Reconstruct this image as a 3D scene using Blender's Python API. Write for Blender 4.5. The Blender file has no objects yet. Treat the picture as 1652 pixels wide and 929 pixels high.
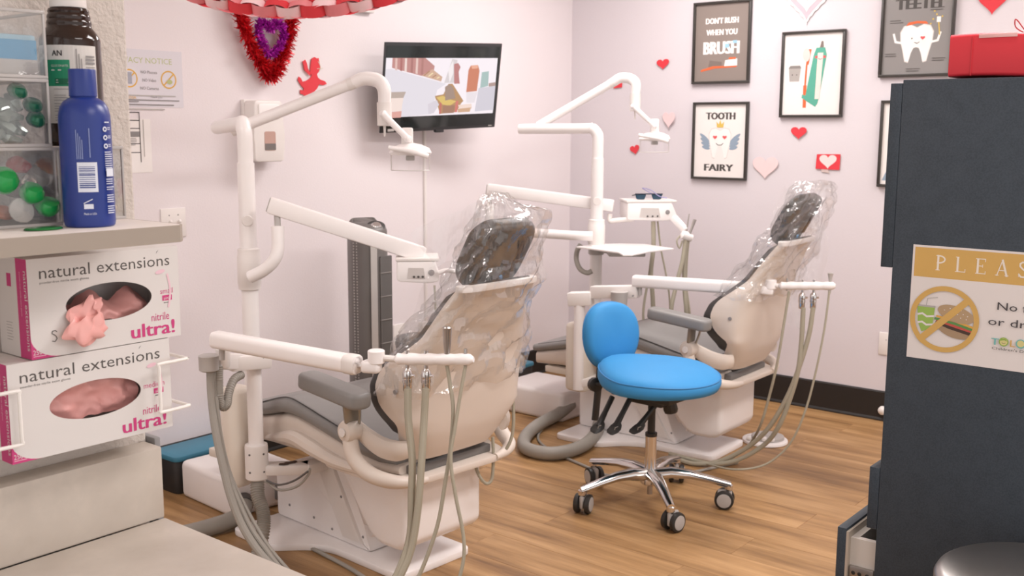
import bpy, bmesh, math, random
from mathutils import Vector, Matrix, noise
C = bpy.context.scene.collection
SC = bpy.context.scene
random.seed(7)
PI = math.pi

# ---------------------------------------------------------------- camera, world, lights, exposure
cam_data = bpy.data.cameras.new('camera'); cam = bpy.data.objects.new('camera', cam_data); C.objects.link(cam)
cam_data.sensor_width = 36.0; cam_data.lens = 1694.27 / 1652 * 36; cam_data.clip_start = 0.02
_p, _r, _y = 0.15037709, 0.00472078, 0.89033067
fw = Vector((math.sin(_y) * math.cos(_p), math.cos(_y) * math.cos(_p), -math.sin(_p)))
rt = Vector((math.cos(_y), -math.sin(_y), 0)); up = rt.cross(fw)
r2 = rt * math.cos(_r) + up * math.sin(_r); u2 = up * math.cos(_r) - rt * math.sin(_r)
M = Matrix((r2, u2, -fw)).transposed().to_4x4(); M.translation = Vector((0, 0, 1.40)); cam.matrix_world = M
cam_data.dof.use_dof = True; cam_data.dof.focus_distance = 2.1; cam_data.dof.aperture_fstop = 10.0
SC.camera = cam

W = bpy.data.worlds.new('world'); SC.world = W; W.use_nodes = True
W.node_tree.nodes['Background'].inputs[0].default_value = (1.0, 0.955, 0.94, 1); W.node_tree.nodes['Background'].inputs[1].default_value = 1.0
SC.view_settings.view_transform = 'Standard'; SC.view_settings.look = 'None'
SC.view_settings.gamma = 1.0; SC.view_settings.use_curve_mapping = False
SC.view_settings.exposure = 0.22
LIGHT_COL = (1.0, 0.955, 0.945)
CEIL = 2.60
PANELS = [(2.5, 0.5, 33), (3.95, 2.45, 21), (4.1, 0.4, 12), (0.6, 2.6, 7), (1.0, -0.9, 13)]   # x, y, watts of the ceiling troffers; last two are unseen added fill
for i, (x, y, e) in enumerate(PANELS):
    ld = bpy.data.lights.new('troffer_lamp', 'AREA'); ld.shape = 'RECTANGLE'; ld.size = 1.14; ld.size_y = 0.54
    ld.energy = e; ld.color = LIGHT_COL
    lo = bpy.data.objects.new('troffer_lamp', ld); C.objects.link(lo); lo.location = (x, y, CEIL - 0.035)

# ---------------------------------------------------------------- materials
def lin(h):
    h = h.lstrip('#'); o = []
    for i in (0, 2, 4):
        c = int(h[i:i + 2], 16) / 255; o.append(c / 12.92 if c <= .04045 else ((c + .055) / 1.055) ** 2.4)
    return (*o, 1)
_mats = {}
def mat(name, col, rough=.5, metal=0, var=.06, scale=18, bump=0, bscale=60, spec=.5, emit=0, coat=0):
    if name in _mats: return _mats[name]
    m = bpy.data.materials.new(name); m.use_nodes = True; nt = m.node_tree; b = nt.nodes['Principled BSDF']
    c = lin(col)
    b.inputs['Roughness'].default_value = rough; b.inputs['Metallic'].default_value = metal
    b.inputs['Specular IOR Level'].default_value = spec
    if coat: b.inputs['Coat Weight'].default_value = coat
    if emit:
        b.inputs['Base Color'].default_value = (.01, .01, .01, 1)
        b.inputs['Emission Color'].default_value = c; b.inputs['Emission Strength'].default_value = emit
    else:
        tc = nt.nodes.new('ShaderNodeTexCoord'); n = nt.nodes.new('ShaderNodeTexNoise'); n.inputs['Scale'].default_value = scale
        n.inputs['Detail'].default_value = 4
        mx = nt.nodes.new('ShaderNodeMix'); mx.data_type = 'RGBA'
        mx.inputs[6].default_value = tuple(max(0, v * (1 - var)) for v in c[:3]) + (1,)
        mx.inputs[7].default_value = tuple(min(1, v * (1 + var)) for v in c[:3]) + (1,)
        nt.links.new(tc.outputs['Object'], n.inputs['Vector']); nt.links.new(n.outputs['Fac'], mx.inputs[0])
        nt.links.new(mx.outputs[2], b.inputs['Base Color'])
        if bump:
            n2 = nt.nodes.new('ShaderNodeTexNoise'); n2.inputs['Scale'].default_value = bscale; n2.inputs['Detail'].default_value = 3
            bp = nt.nodes.new('ShaderNodeBump'); bp.inputs['Strength'].default_value = bump; bp.inputs['Distance'].default_value = .004
            nt.links.new(tc.outputs['Object'], n2.inputs['Vector']); nt.links.new(n2.outputs['Fac'], bp.inputs['Height'])
            nt.links.new(bp.outputs['Normal'], b.inputs['Normal'])
    _mats[name] = m; return m
def clear_mat(name, tint='#ffffff', glossy=.10, haze=.05, rough=.06, haze_col='#e8e4e2', bump=.12, bs=30, stretch=(1, 1, 1)):
    m = bpy.data.materials.new(name); m.use_nodes = True; nt = m.node_tree
    for n in list(nt.nodes):
        if n.type != 'OUTPUT_MATERIAL': nt.nodes.remove(n)
    out = nt.nodes[0]
    tr = nt.nodes.new('ShaderNodeBsdfTransparent'); tr.inputs[0].default_value = lin(tint)
    gl = nt.nodes.new('ShaderNodeBsdfGlossy'); gl.inputs['Roughness'].default_value = rough
    df = nt.nodes.new('ShaderNodeBsdfDiffuse'); df.inputs[0].default_value = lin(haze_col)
    lw = nt.nodes.new('ShaderNodeLayerWeight'); lw.inputs[0].default_value = .35
    ma = nt.nodes.new('ShaderNodeMath'); ma.operation = 'MULTIPLY_ADD'; ma.inputs[1].default_value = .45; ma.inputs[2].default_value = glossy
    m1 = nt.nodes.new('ShaderNodeMixShader'); m2 = nt.nodes.new('ShaderNodeMixShader'); m1.inputs[0].default_value = haze
    nt.links.new(tr.outputs[0], m1.inputs[1]); nt.links.new(df.outputs[0], m1.inputs[2])
    nt.links.new(lw.outputs['Facing'], ma.inputs[0]); nt.links.new(ma.outputs[0], m2.inputs[0])
    nt.links.new(m1.outputs[0], m2.inputs[1]); nt.links.new(gl.outputs[0], m2.inputs[2]); nt.links.new(m2.outputs[0], out.inputs[0])
    tc = nt.nodes.new('ShaderNodeTexCoord'); nz = nt.nodes.new('ShaderNodeTexNoise'); nz.inputs['Scale'].default_value = bs; nz.inputs['Detail'].default_value = 4
    bp = nt.nodes.new('ShaderNodeBump'); bp.inputs['Strength'].default_value = bump; bp.inputs['Distance'].default_value = .02
    mp = nt.nodes.new('ShaderNodeVectorMath'); mp.operation = 'MULTIPLY'; mp.inputs[1].default_value = stretch
    nt.links.new(tc.outputs['Object'], mp.inputs[0]); nt.links.new(mp.outputs[0], nz.inputs[0]); nt.links.new(nz.outputs[0], bp.inputs['Height']); nt.links.new(bp.outputs[0], gl.inputs['Normal'])
    _mats[name] = m; return m

WHITE = mat('white_enamel', '#f4efed', .28, var=.02)
WHITE2 = mat('white_plastic', '#e9e3df', .38, var=.02)
CREAM = mat('cream_plastic', '#e2d9cd', .45, var=.04, scale=5)
GREYV = mat('grey_vinyl', '#898785', .42, var=.05, bump=.05, bscale=160)
DGREYV = mat('dark_grey_vinyl', '#403d3c', .42, var=.05)
HOSE = mat('grey_hose', '#9a958d', .55)
TUBE = mat('olive_grey_tubing', '#a39c8a', .5)
CHROME = mat('chrome', '#d9d6d4', .16, 1, var=.02)
STEEL = mat('brushed_steel', '#b9b4b0', .33, 1, var=.05, scale=40)
BLACKP = mat('black_plastic', '#2b2927', .45)
DGREY = mat('dark_grey_plastic', '#565250', .45)
LGREY = mat('light_grey_plastic', '#b5b0ac', .45)
BLUEV = mat('blue_vinyl', '#3a90cc', .58, var=.03, spec=.35)
RED = mat('red_paper', '#dd3a44', .7); PINK = mat('pink_paper', '#f7d2d6', .75); LPINK = mat('pale_pink_paper', '#efd3d3', .8)
PAPER = mat('white_paper', '#f1ece9', .8, var=.02)
CLEAR = clear_mat('clear_acrylic', glossy=.03, haze=.025)
FILM = clear_mat('clear_plastic_film', glossy=.075, haze=.065, rough=.14, bump=.8, bs=16, stretch=(1, 1, .35))
INK = mat('dark_ink', '#3a3637', .7); GREYINK = mat('grey_ink', '#8f8b8b', .7)

# wood for the planks: grain follows the plank, every plank shifted by its own random number
def wood_mat():
    m = bpy.data.materials.new('oak_vinyl'); m.use_nodes = True; nt = m.node_tree; b = nt.nodes['Principled BSDF']
    L = nt.links.new; N = nt.nodes.new
    geo = N('ShaderNodeNewGeometry'); oi = N('ShaderNodeObjectInfo')
    mul = N('ShaderNodeVectorMath'); mul.operation = 'MULTIPLY'; mul.inputs[1].default_value = (9.0, 0.9, 1)
    rv = N('ShaderNodeMath'); rv.operation = 'MULTIPLY'; rv.inputs[1].default_value = 57.0
    ad = N('ShaderNodeVectorMath'); ad.operation = 'ADD'
    L(geo.outputs['Position'], mul.inputs[0]); L(oi.outputs['Random'], rv.inputs[0])
    L(mul.outputs[0], ad.inputs[0]); L(rv.outputs[0], ad.inputs[1])
    n1 = N('ShaderNodeTexNoise'); n1.inputs['Scale'].default_value = 1.6; n1.inputs['Detail'].default_value = 6; n1.inputs['Roughness'].default_value = .62
    L(ad.outputs[0], n1.inputs[0])
    mul2 = N('ShaderNodeVectorMath'); mul2.operation = 'MULTIPLY'; mul2.inputs[1].default_value = (6.0, 1, 1); L(ad.outputs[0], mul2.inputs[0])
    n2 = N('ShaderNodeTexNoise'); n2.inputs['Scale'].default_value = 2.2; n2.inputs['Detail'].default_value = 5; L(mul2.outputs[0], n2.inputs[0])
    r1 = N('ShaderNodeValToRGB'); e = r1.color_ramp.elements
    e[0].position = .30; e[0].color = lin('#7f5e3d'); e[1].position = .70; e[1].color = lin('#c49d70')
    k = e.new(.48); k.color = lin('#a57f54')
    L(n1.outputs['Fac'], r1.inputs[0])
    mx = N('ShaderNodeMix'); mx.data_type = 'RGBA'; mx.blend_type = 'MULTIPLY'; mx.inputs[0].default_value = .35
    r2_ = N('ShaderNodeValToRGB'); e = r2_.color_ramp.elements; e[0].position = .3; e[0].color = (.55, .5, .45, 1); e[1].position = .62; e[1].color = (1, 1, 1, 1)
    L(n2.outputs['Fac'], r2_.inputs[0]); L(r1.outputs[0], mx.inputs[6]); L(r2_.outputs[0], mx.inputs[7])
    hs = N('ShaderNodeHueSaturation'); mr = N('ShaderNodeMapRange'); mr.inputs[3].default_value = .90; mr.inputs[4].default_value = 1.08
    L(oi.outputs['Random'], mr.inputs[0]); L(mr.outputs[0], hs.inputs['Value']); L(mx.outputs[2], hs.inputs['Color'])
    L(hs.outputs[0], b.inputs['Base Color']); b.inputs['Roughness'].default_value = .42; b.inputs['Specular IOR Level'].default_value = .4
    bp = N('ShaderNodeBump'); bp.inputs['Strength'].default_value = .06; bp.inputs['Distance'].default_value = .002
    L(n2.outputs['Fac'], bp.inputs['Height']); L(bp.outputs[0], b.inputs['Normal'])
    return m
OAK = wood_mat()
def speckle_mat(name, a, b_, c, rough=.45, s1=9, s2=70):
    m = bpy.data.materials.new(name); m.use_nodes = True; nt = m.node_tree; b = nt.nodes['Principled BSDF']; L = nt.links.new; N = nt.nodes.new
    tc = N('ShaderNodeTexCoord'); n1 = N('ShaderNodeTexNoise'); n1.inputs['Scale'].default_value = s1; n1.inputs['Detail'].default_value = 5
    n2 = N('ShaderNodeTexNoise'); n2.inputs['Scale'].default_value = s2; n2.inputs['Detail'].default_value = 4
    L(tc.outputs['Object'], n1.inputs[0]); L(tc.outputs['Object'], n2.inputs[0])
    r = N('ShaderNodeValToRGB'); e = r.color_ramp.elements; e[0].position = .35; e[0].color = lin(a); e[1].position = .65; e[1].color = lin(b_)
    L(n1.outputs['Fac'], r.inputs[0])
    r3 = N('ShaderNodeValToRGB'); e = r3.color_ramp.elements; e[0].position = .40; e[0].color = (1, 1, 1, 1); e[1].position = .62; e[1].color = (0, 0, 0, 1)
    L(n2.outputs['Fac'], r3.inputs[0])
    mx = N('ShaderNodeMix'); mx.data_type = 'RGBA'; mx.inputs[7].default_value = lin(c); L(r.outputs[0], mx.inputs[6])
    ml = N('ShaderNodeMath'); ml.operation = 'MULTIPLY'; ml.inputs[1].default_value = .45; L(r3.outputs[0], ml.inputs[0]); L(ml.outputs[0], mx.inputs[0])
    L(mx.outputs[2], b.inputs['Base Color']); b.inputs['Roughness'].default_value = rough
    return m
LAMINATE = speckle_mat('stone_laminate', '#b9afa4', '#cbc1b6', '#bfb6ac')
NAVY = speckle_mat('charcoal_blue_laminate', '#2f3943', '#353f49', '#434d57', .55, 30, 330)
SHELFM = mat('beige_laminate', '#c3b6a7', .5, var=.03)
WALLB = mat('cream_wall_paint', '#e8e0e2', .85, var=.012, scale=2, bump=.12, bscale=130)
WALLR = mat('pale_grey_wall_paint', '#d9d2d6', .85, var=.012, scale=2, bump=.12, bscale=130)
WALLS = mat('textured_wall_paint', '#d0c6be', .85, var=.02, scale=6, bump=.9, bscale=110)

# ---------------------------------------------------------------- mesh helpers
INV = {}
def V(*a): return Vector(a[0]) if len(a) == 1 else Vector(a)
def finish(bm, name, m, smooth=True, ang=.6):
    bmesh.ops.recalc_face_normals(bm, faces=bm.faces)
    me = bpy.data.meshes.new(name); bm.to_mesh(me); bm.free()
    ms = m if isinstance(m, (list, tuple)) else [m]
    for q in ms: me.materials.append(q)
    if smooth:
        me.polygons.foreach_set('use_smooth', [True] * len(me.polygons)); me.set_sharp_from_angle(angle=ang)
    return me
def thing(name, label, cat, loc=(0, 0, 0), deg=0, group=None):
    o = bpy.data.objects.new(name, None); C.objects.link(o); o.empty_display_size = .05
    o.location = loc; o.rotation_euler = (0, 0, math.radians(deg)); o['label'] = label; o['category'] = cat
    if group: o['group'] = group
    INV[o.name] = (Matrix.Translation(Vector(loc)) @ Matrix.Rotation(math.radians(deg), 4, 'Z')).inverted()
    return o
def root_inv(p):
    while p is not None:
        if p.name in INV: return INV[p.name]
        p = p.parent
    return Matrix()
def part(name, bm, m, parent, world=True, smooth=True, ang=.6, label=None, kind=None):
    if world: bmesh.ops.transform(bm, matrix=root_inv(parent), verts=bm.verts)
    o = bpy.data.objects.new(name, finish(bm, name, m, smooth, ang)); C.objects.link(o); o.parent = parent
    if label: o['label'] = label
    if kind: o['kind'] = kind
    return o
def solo(name, bm, m, label, cat, group=None, smooth=True, ang=.6, kind=None):
    lo = [min(v.co[i] for v in bm.verts) for i in range(3)]; hi = [max(v.co[i] for v in bm.verts) for i in range(3)]
    c = Vector(((lo[0] + hi[0]) / 2, (lo[1] + hi[1]) / 2, lo[2])); bmesh.ops.translate(bm, vec=-c, verts=bm.verts)
    o = bpy.data.objects.new(name, finish(bm, name, m, smooth, ang)); C.objects.link(o); o.location = c
    o['label'] = label; o['category'] = cat
    if group: o['group'] = group
    if kind: o['kind'] = kind
    INV[o.name] = Matrix.Translation(c).inverted()
    return o
def struct(name, bm, m, smooth=False, parent=None):
    o = bpy.data.objects.new(name, finish(bm, name, m, smooth)); C.objects.link(o); o['kind'] = 'structure'
    if parent: o.parent = parent
    return o
def NB(): return bmesh.new()
def box(bm, a, b, bev=0, seg=2, mi=0):
    a, b = V(a), V(b); vs = [bm.verts.new((x, y, z)) for x in (a.x, b.x) for y in (a.y, b.y) for z in (a.z, b.z)]
    F = [(0, 1, 3, 2), (4, 6, 7, 5), (0, 4, 5, 1), (2, 3, 7, 6), (0, 2, 6, 4), (1, 5, 7, 3)]
    fs = [bm.faces.new([vs[i] for i in f]) for f in F]
    for f in fs: f.material_index = mi
    if bev:
        es = list({e for f in fs for e in f.edges})
        bmesh.ops.bevel(bm, geom=es, offset=bev, segments=seg, affect='EDGES', profile=.5)
    return bm
def obox(bm, c, ux, uy, uz, sx, sy, sz, bev=0, seg=2):
    """box of full sizes sx, sy, sz around c, along the unit axes"""
    t = bmesh.new(); box(t, (-sx / 2, -sy / 2, -sz / 2), (sx / 2, sy / 2, sz / 2), bev, seg)
    Mx = Matrix((V(ux).normalized(), V(uy).normalized(), V(uz).normalized())).transposed().to_4x4(); Mx.translation = V(c)
    bmesh.ops.transform(t, matrix=Mx, verts=t.verts); merge(bm, t); return bm
def merge(bm, t):
    me = bpy.data.meshes.new('tmp'); t.to_mesh(me); t.free(); bm.from_mesh(me); bpy.data.meshes.remove(me)
def beam(bm, a, b, w, h, bev=.006, upv=(0, 0, 1), seg=2):
    a, b = V(a), V(b); ux = (b - a).normalized(); uy = V(upv).cross(ux).normalized(); uz = ux.cross(uy)
    return obox(bm, (a + b) / 2, ux, uy, uz, (b - a).length, w, h, bev, seg)
def smooth_path(pts, n=6):
    P = [V(p) for p in pts]
    if len(P) < 3: return P
    Q = [P[0] * 2 - P[1]] + P + [P[-1] * 2 - P[-2]]; out = []
    for i in range(1, len(Q) - 2):
        for k in range(n):
            t = k / n; a, b, c, d = Q[i - 1], Q[i], Q[i + 1], Q[i + 2]
            out.append(.5 * ((2 * b) + (c - a) * t + (2 * a - 5 * b + 4 * c - d) * t * t + (3 * b - a - 3 * c + d) * t ** 3))
    out.append(P[-1]); return out
def tube(bm, pts, r, seg=12, n=6, smooth=True, cap=True, flat=1.0, rib=0):
    P = smooth_path(pts, n) if smooth else [V(p) for p in pts]
    R = r if isinstance(r, (list, tuple)) else None; rings = []; nrm = None
    for i, p in enumerate(P):
        d = (P[min(i + 1, len(P) - 1)] - P[max(i - 1, 0)]).normalized()
        if nrm is None:
            nrm = d.cross(Vector((0, 0, 1)));
            if nrm.length < .05: nrm = d.cross(Vector((0, 1, 0)))
        nrm = (nrm - d * nrm.dot(d)).normalized(); bn = d.cross(nrm)
        if R:
            t = i / (len(P) - 1) * (len(R) - 1); k = min(int(t), len(R) - 2); rr = R[k] + (R[k + 1] - R[k]) * (t - k)
        else: rr = r
        if rib: rr *= 1 + (rib if i % 2 else 0)
        rings.append([bm.verts.new(p + (nrm * math.cos(2 * PI * j / seg) + bn * math.sin(2 * PI * j / seg) * flat) * rr) for j in range(seg)])
    for a, b in zip(rings, rings[1:]):
        for j in range(seg): bm.faces.new((a[j], a[(j + 1) % seg], b[(j + 1) % seg], b[j]))
    if cap: bm.faces.new(rings[0][::-1]); bm.faces.new(rings[-1])
    return bm
def lathe(bm, prof, o, axis=(0, 0, 1), seg=24, sx=1, sy=1):
    """prof: (radius, height) along axis from o"""
    az = V(axis).normalized(); ax = az.cross(Vector((0, 1, 0)))
    if ax.length < .1: ax = az.cross(Vector((1, 0, 0)))
    ax.normalize(); ay = az.cross(ax); o = V(o); rings = []
    for r, h in prof:
        rings.append([bm.verts.new(o + az * h + (ax * math.cos(2 * PI * j / seg) * sx + ay * math.sin(2 * PI * j / seg) * sy) * max(r, 1e-5)) for j in range(seg)])
    for a, b in zip(rings, rings[1:]):
        for j in range(seg): bm.faces.new((a[j], a[(j + 1) % seg], b[(j + 1) % seg], b[j]))
    bm.faces.new(rings[0][::-1]); bm.faces.new(rings[-1]); return bm
def prism(bm, pts, o, ux, uy, n, d, bev=0, seg=2):
    """polygon (u,v) in the frame o,ux,uy extruded by d along n"""
    t = bmesh.new(); o, ux, uy, n = V(o), V(ux), V(uy), V(n)
    a = [t.verts.new(o + ux * p[0] + uy * p[1]) for p in pts]; b = [t.verts.new(v.co + n * d) for v in a]; k = len(a)
    f0 = t.faces.new(a[::-1]); f1 = t.faces.new(b); f0.normal_update(); f1.normal_update()
    for i in range(k): t.faces.new((a[i], a[(i + 1) % k], b[(i + 1) % k], b[i]))
    if bev:
        es = [e for e in t.edges if (e in f0.edges or e in f1.edges)] if isinstance(bev, float) else []
        bmesh.ops.bevel(t, geom=list(f0.edges) + list(f1.edges), offset=bev, segments=seg, affect='EDGES', profile=.5)
    t.normal_update(); bmesh.ops.triangulate(t, faces=[f for f in t.faces if len(f.verts) > 4])
    merge(bm, t); return bm
def rrect(w, h, r, n=5, cx=0, cy=0):
    o = []
    for (sx, sy, a0) in ((1, 1, 0), (-1, 1, 90), (-1, -1, 180), (1, -1, 270)):
        for k in range(n + 1):
            a = math.radians(a0 + 90 * k / n); o.append((cx + sx * (w / 2 - r) + r * math.cos(a), cy + sy * (h / 2 - r) + r * math.sin(a)))
    return o
def roundpoly(pts, r, n=4):
    o = []; k = len(pts)
    for i in range(k):
        p, a, b = Vector(pts[i]), Vector(pts[i - 1]), Vector(pts[(i + 1) % k])
        da, db = (a - p), (b - p); rr = min(r, da.length * .45, db.length * .45); A = p + da.normalized() * rr; B = p + db.normalized() * rr
        for j in range(n + 1):
            t = j / n; q = A * (1 - t) ** 2 + p * 2 * t * (1 - t) + B * t * t; o.append((q.x, q.y))
    return o
def loft(bm, rings, cap=True, closed=True):
    R = [[bm.verts.new(p) for p in r] for r in rings]; n = len(R[0])
    for a, b in zip(R, R[1:]):
        for j in range(n if closed else n - 1): bm.faces.new((a[j], a[(j + 1) % n], b[(j + 1) % n], b[j]))
    if cap and closed: bm.faces.new(R[0][::-1]); bm.faces.new(R[-1])
    return bm
def slab_loft(bm, st, n=5):
    """st: (y, half_width, z0, z1, corner_r) sections in the local xz plane, lofted along y"""
    rings = []
    for (y, h, z0, z1, r) in st:
        r = min(r, (z1 - z0) * .49, h * .9); rings.append([(x, y, z) for x, z in rrect(2 * h, z1 - z0, r, n, 0, (z0 + z1) / 2)])
    return loft(bm, rings)
_txt = {}
def text_tris(s):
    if s in _txt: return _txt[s]
    cu = bpy.data.curves.new('t', 'FONT'); cu.body = s; cu.size = 1; cu.resolution_u = 2
    ob = bpy.data.objects.new('t', cu); C.objects.link(ob); bpy.context.view_layer.update()
    me = bpy.data.meshes.new_from_object(ob.evaluated_get(bpy.context.evaluated_depsgraph_get()))
    vs = [(v.co.x, v.co.y) for v in me.vertices]; me.calc_loop_triangles(); ts = [tuple(t.vertices) for t in me.loop_triangles]
    bpy.data.objects.remove(ob); bpy.data.curves.remove(cu); bpy.data.meshes.remove(me)
    _txt[s] = (vs, ts); return _txt[s]
class Art:
    """flat print: coloured shapes in a (u, v) frame just above a surface"""
    def __init__(s, o, ux, uy, n, step=.0004, fn=None):
        s.o, s.ux, s.uy, s.n = V(o), V(ux).normalized(), V(uy).normalized(), V(n).normalized(); s.bm = bmesh.new(); s.ms = []; s.k = 1; s.step = step
        s.fn = fn or (lambda u, v, h: s.o + s.ux * u + s.uy * v + s.n * h)
    def mi(s, m):
        if m not in s.ms: s.ms.append(m)
        return s.ms.index(m)
    def poly(s, pts, m, up=True):
        i = s.mi(m); h = s.step * s.k; vs = [s.bm.verts.new(s.fn(u, v, h)) for u, v in pts]
        f = s.bm.faces.new(vs); f.material_index = i
        f.normal_update()
        if len(vs) > 4: bmesh.ops.triangulate(s.bm, faces=[f])
        if up: s.k += 1
    def rect(s, u0, v0, u1, v1, m, nu=1):
        i = s.mi(m); h = s.step * s.k; s.k += 1
        for q in range(nu):
            a = u0 + (u1 - u0) * q / nu; b = u0 + (u1 - u0) * (q + 1) / nu
            f = s.bm.faces.new([s.bm.verts.new(s.fn(u, v, h)) for u, v in ((a, v0), (b, v0), (b, v1), (a, v1))]); f.material_index = i
    def ell(s, cu, cv, ru, rv, m, rot=0, a0=0, a1=360, n=28):
        c, q = math.cos(math.radians(rot)), math.sin(math.radians(rot)); P = []
        for k in range(n + (0 if a1 - a0 == 360 else 1)):
            a = math.radians(a0 + (a1 - a0) * k / n); x, y = ru * math.cos(a), rv * math.sin(a); P.append((cu + x * c - y * q, cv + x * q + y * c))
        s.poly(P, m)
    def ring(s, cu, cv, r, w, m, n=36):
        i = s.mi(m); h = s.step * s.k; s.k += 1
        for k in range(n):
            a, b = 2 * PI * k / n, 2 * PI * (k + 1) / n
            f = s.bm.faces.new([s.bm.verts.new(s.fn(cu + q * math.cos(t), cv + q * math.sin(t), h)) for q, t in ((r, a), (r, b), (r - w, b), (r - w, a))]); f.material_index = i
    def line(s, pts, w, m):
        i = s.mi(m); h = s.step * s.k; s.k += 1
        for q_, (a, b) in enumerate(zip(pts, pts[1:])):
            h = s.step * (s.k - 1 + .4 * (q_ % 2)); d = Vector((b[0] - a[0], b[1] - a[1]))
            if d.length < 1e-7: continue
            d.normalize(); q = Vector((-d.y, d.x)) * w / 2; e = d * w * .3
            P = [(a[0] + q.x - e.x, a[1] + q.y - e.y), (b[0] + q.x + e.x, b[1] + q.y + e.y), (b[0] - q.x + e.x, b[1] - q.y + e.y), (a[0] - q.x - e.x, a[1] - q.y - e.y)]
            f = s.bm.faces.new([s.bm.verts.new(s.fn(u, v, h)) for u, v in P[::-1]]); f.material_index = i
    def text(s, t, u, v, size, m, width=None, align='l', rot=0, bold=0):
        vs, ts = text_tris(t); i = s.mi(m); h = s.step * s.k; s.k += 1
        w = max(x for x, y in vs) - min(x for x, y in vs); x0 = min(x for x, y in vs); kx = size if width is None else width / w
        off = {'l': 0, 'c': -w * kx / 2, 'r': -w * kx}[align]; c, q = math.cos(math.radians(rot)), math.sin(math.radians(rot))
        for dx in ((0,) if not bold else (-bold, 0, bold)):
            P = []
            for x, y in vs:
                a, b = off + (x - x0) * kx + dx, y * size; P.append(s.bm.verts.new(s.fn(u + a * c - b * q, v + a * q + b * c, h + (dx and .3 * s.step * (1 if dx > 0 else -1)))))
            for tr in ts:
                try: f = s.bm.faces.new([P[j] for j in tr]); f.material_index = i
                except ValueError: pass
    def lines(s, u, v, w, n, dv, m, th=.0006, nu=1):
        for k in range(n):
            ww = w * (.75 + .25 * random.random()); s.rect(u, v - k * dv, u + ww, v - k * dv + th, m, nu); s.k -= 1
        s.k += 1
    def done(s, name, parent, label=None): return part(name, s.bm, s.ms, parent, smooth=False, label=label)
def heart(w, h, n=14):
    P = []
    for k in range(2 * n):
        t = 2 * PI * k / (2 * n) + 1e-4; x = 16 * math.sin(t) ** 3; y = 13 * math.cos(t) - 5 * math.cos(2 * t) - 2 * math.cos(3 * t) - math.cos(4 * t)
        P.append((x / 32 * w, (y + 2.5) / 29 * h))
    return P

# ---------------------------------------------------------------- the room shell
XR, YB = 5.012, 3.622                                # inner faces of the right wall and the back wall
floor = struct('floor', box(NB(), (-1.3, -2.6, -.10), (XR, YB, -.004)), mat('floor_underlay', '#4a3626', .8))
ceiling = struct('ceiling', box(NB(), (-1.3, -2.6, CEIL), (XR, YB, CEIL + .1)), mat('ceiling_white', '#efe9e5', .9))
struct('wall_back', box(NB(), (-1.3, YB, -.1), (XR + .1, YB + .1, CEIL + .1)), WALLB)
struct('wall_right', box(NB(), (XR, -2.6, -.1), (XR + .1, YB, CEIL + .1)), WALLR)
struct('wall_partition', box(NB(), (-1.3, 1.45, 0), (.880, 1.57, CEIL), .004), WALLS)
BASEB = mat('black_rubber_base', '#231f1d', .5)
def baseboard(name, a, b, inward):
    a, b, n = V(a), V(b), V(inward); bm = NB(); d = (b - a)
    prism(bm, [(0, 0), (.016, 0), (.016, .006), (.010, .016), (.008, .140), (.004, .147), (0, .147)], a, n, (0, 0, 1), d.normalized(), d.length)
    struct(name, bm, BASEB)
baseboard('baseboard_right', (XR, -2.6, 0), (XR, YB, 0), (-1, 0, 0))
baseboard('baseboard_back', (.9, YB, 0), (XR - .016, YB, 0), (0, -1, 0))
struct('trim_1', box(box(NB(), (.5945, 1.438, 1.30), (.612, 1.4496, CEIL), .003), (.572, 1.444, 1.30), (.5945, 1.4496, CEIL)), WHITE2)
# floor planks: oak-look vinyl, running along y, staggered joints
PW, PL = .18, 1.22
plank_me = {}
row = 0; x = XR - PW + .02
while x > -.6:
    y = YB + PL - .02 - ((row * .47) % 1.0) * PL
    while y > -2.0:
        y1 = min(y, YB); y0 = y - PL; x1 = min(x + PW, XR)
        key = (round(x1 - x, 3), round(y1 - y0, 3))
        if key not in plank_me:
            bm = NB(); w, l = key; e = .0003; t = .0009
            b0 = [bm.verts.new(p) for p in ((e * .3, e * .3, -.004), (w - e * .3, e * .3, -.004), (w - e * .3, l - e * .3, -.004), (e * .3, l - e * .3, -.004))]
            t0 = [bm.verts.new(p) for p in ((t, t, 0), (w - t, t, 0), (w - t, l - t, 0), (t, l - t, 0))]
            t1 = [bm.verts.new(p) for p in ((e, e, -.0008), (w - e, e, -.0008), (w - e, l - e, -.0008), (e, l - e, -.0008))]
            bm.faces.new(t0)
            for q, r in ((t1, t0), (b0, t1)):
                for j in range(4): bm.faces.new((q[j], q[(j + 1) % 4], r[(j + 1) % 4], r[j]))
            plank_me[key] = finish(bm, 'plank', OAK, False)
        if not (x1 < .4 and y1 < 1.2):
            o = bpy.data.objects.new('plank', plank_me[key]); C.objects.link(o); o.location = (x, y0, 0); o.parent = floor
        y -= PL
    x -= PW; row += 1
# ceiling troffers, with the two added fill panels at the end of the list
for i, (x, y, e) in enumerate(PANELS):
    t = thing('ceiling_light', 'white recessed ceiling light panel, ' + ['over the walkway between counter and charcoal cabinet', 'above the blue stool near the television', 'beyond the charcoal cabinet', 'unseen fill added behind the textured partition wall', 'unseen fill added at the entrance end of the room'][i], 'light', (x, y, CEIL - .03))
    bm = NB(); 
    for (a, b) in (((-.62, -.32, 0), (.62, -.28, .03)), ((-.62, .28, 0), (.62, .32, .03)), ((-.62, -.28, 0), (-.58, .28, .03)), ((.58, -.28, 0), (.62, .28, .03))): box(bm, a, b)
    part('frame', bm, WHITE2, t, world=False); part('diffuser', box(NB(), (-.58, -.28, .012), (.58, .28, .02)), mat('light_diffuser', '#fff4ee', emit=4.0), t, world=False)

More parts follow.
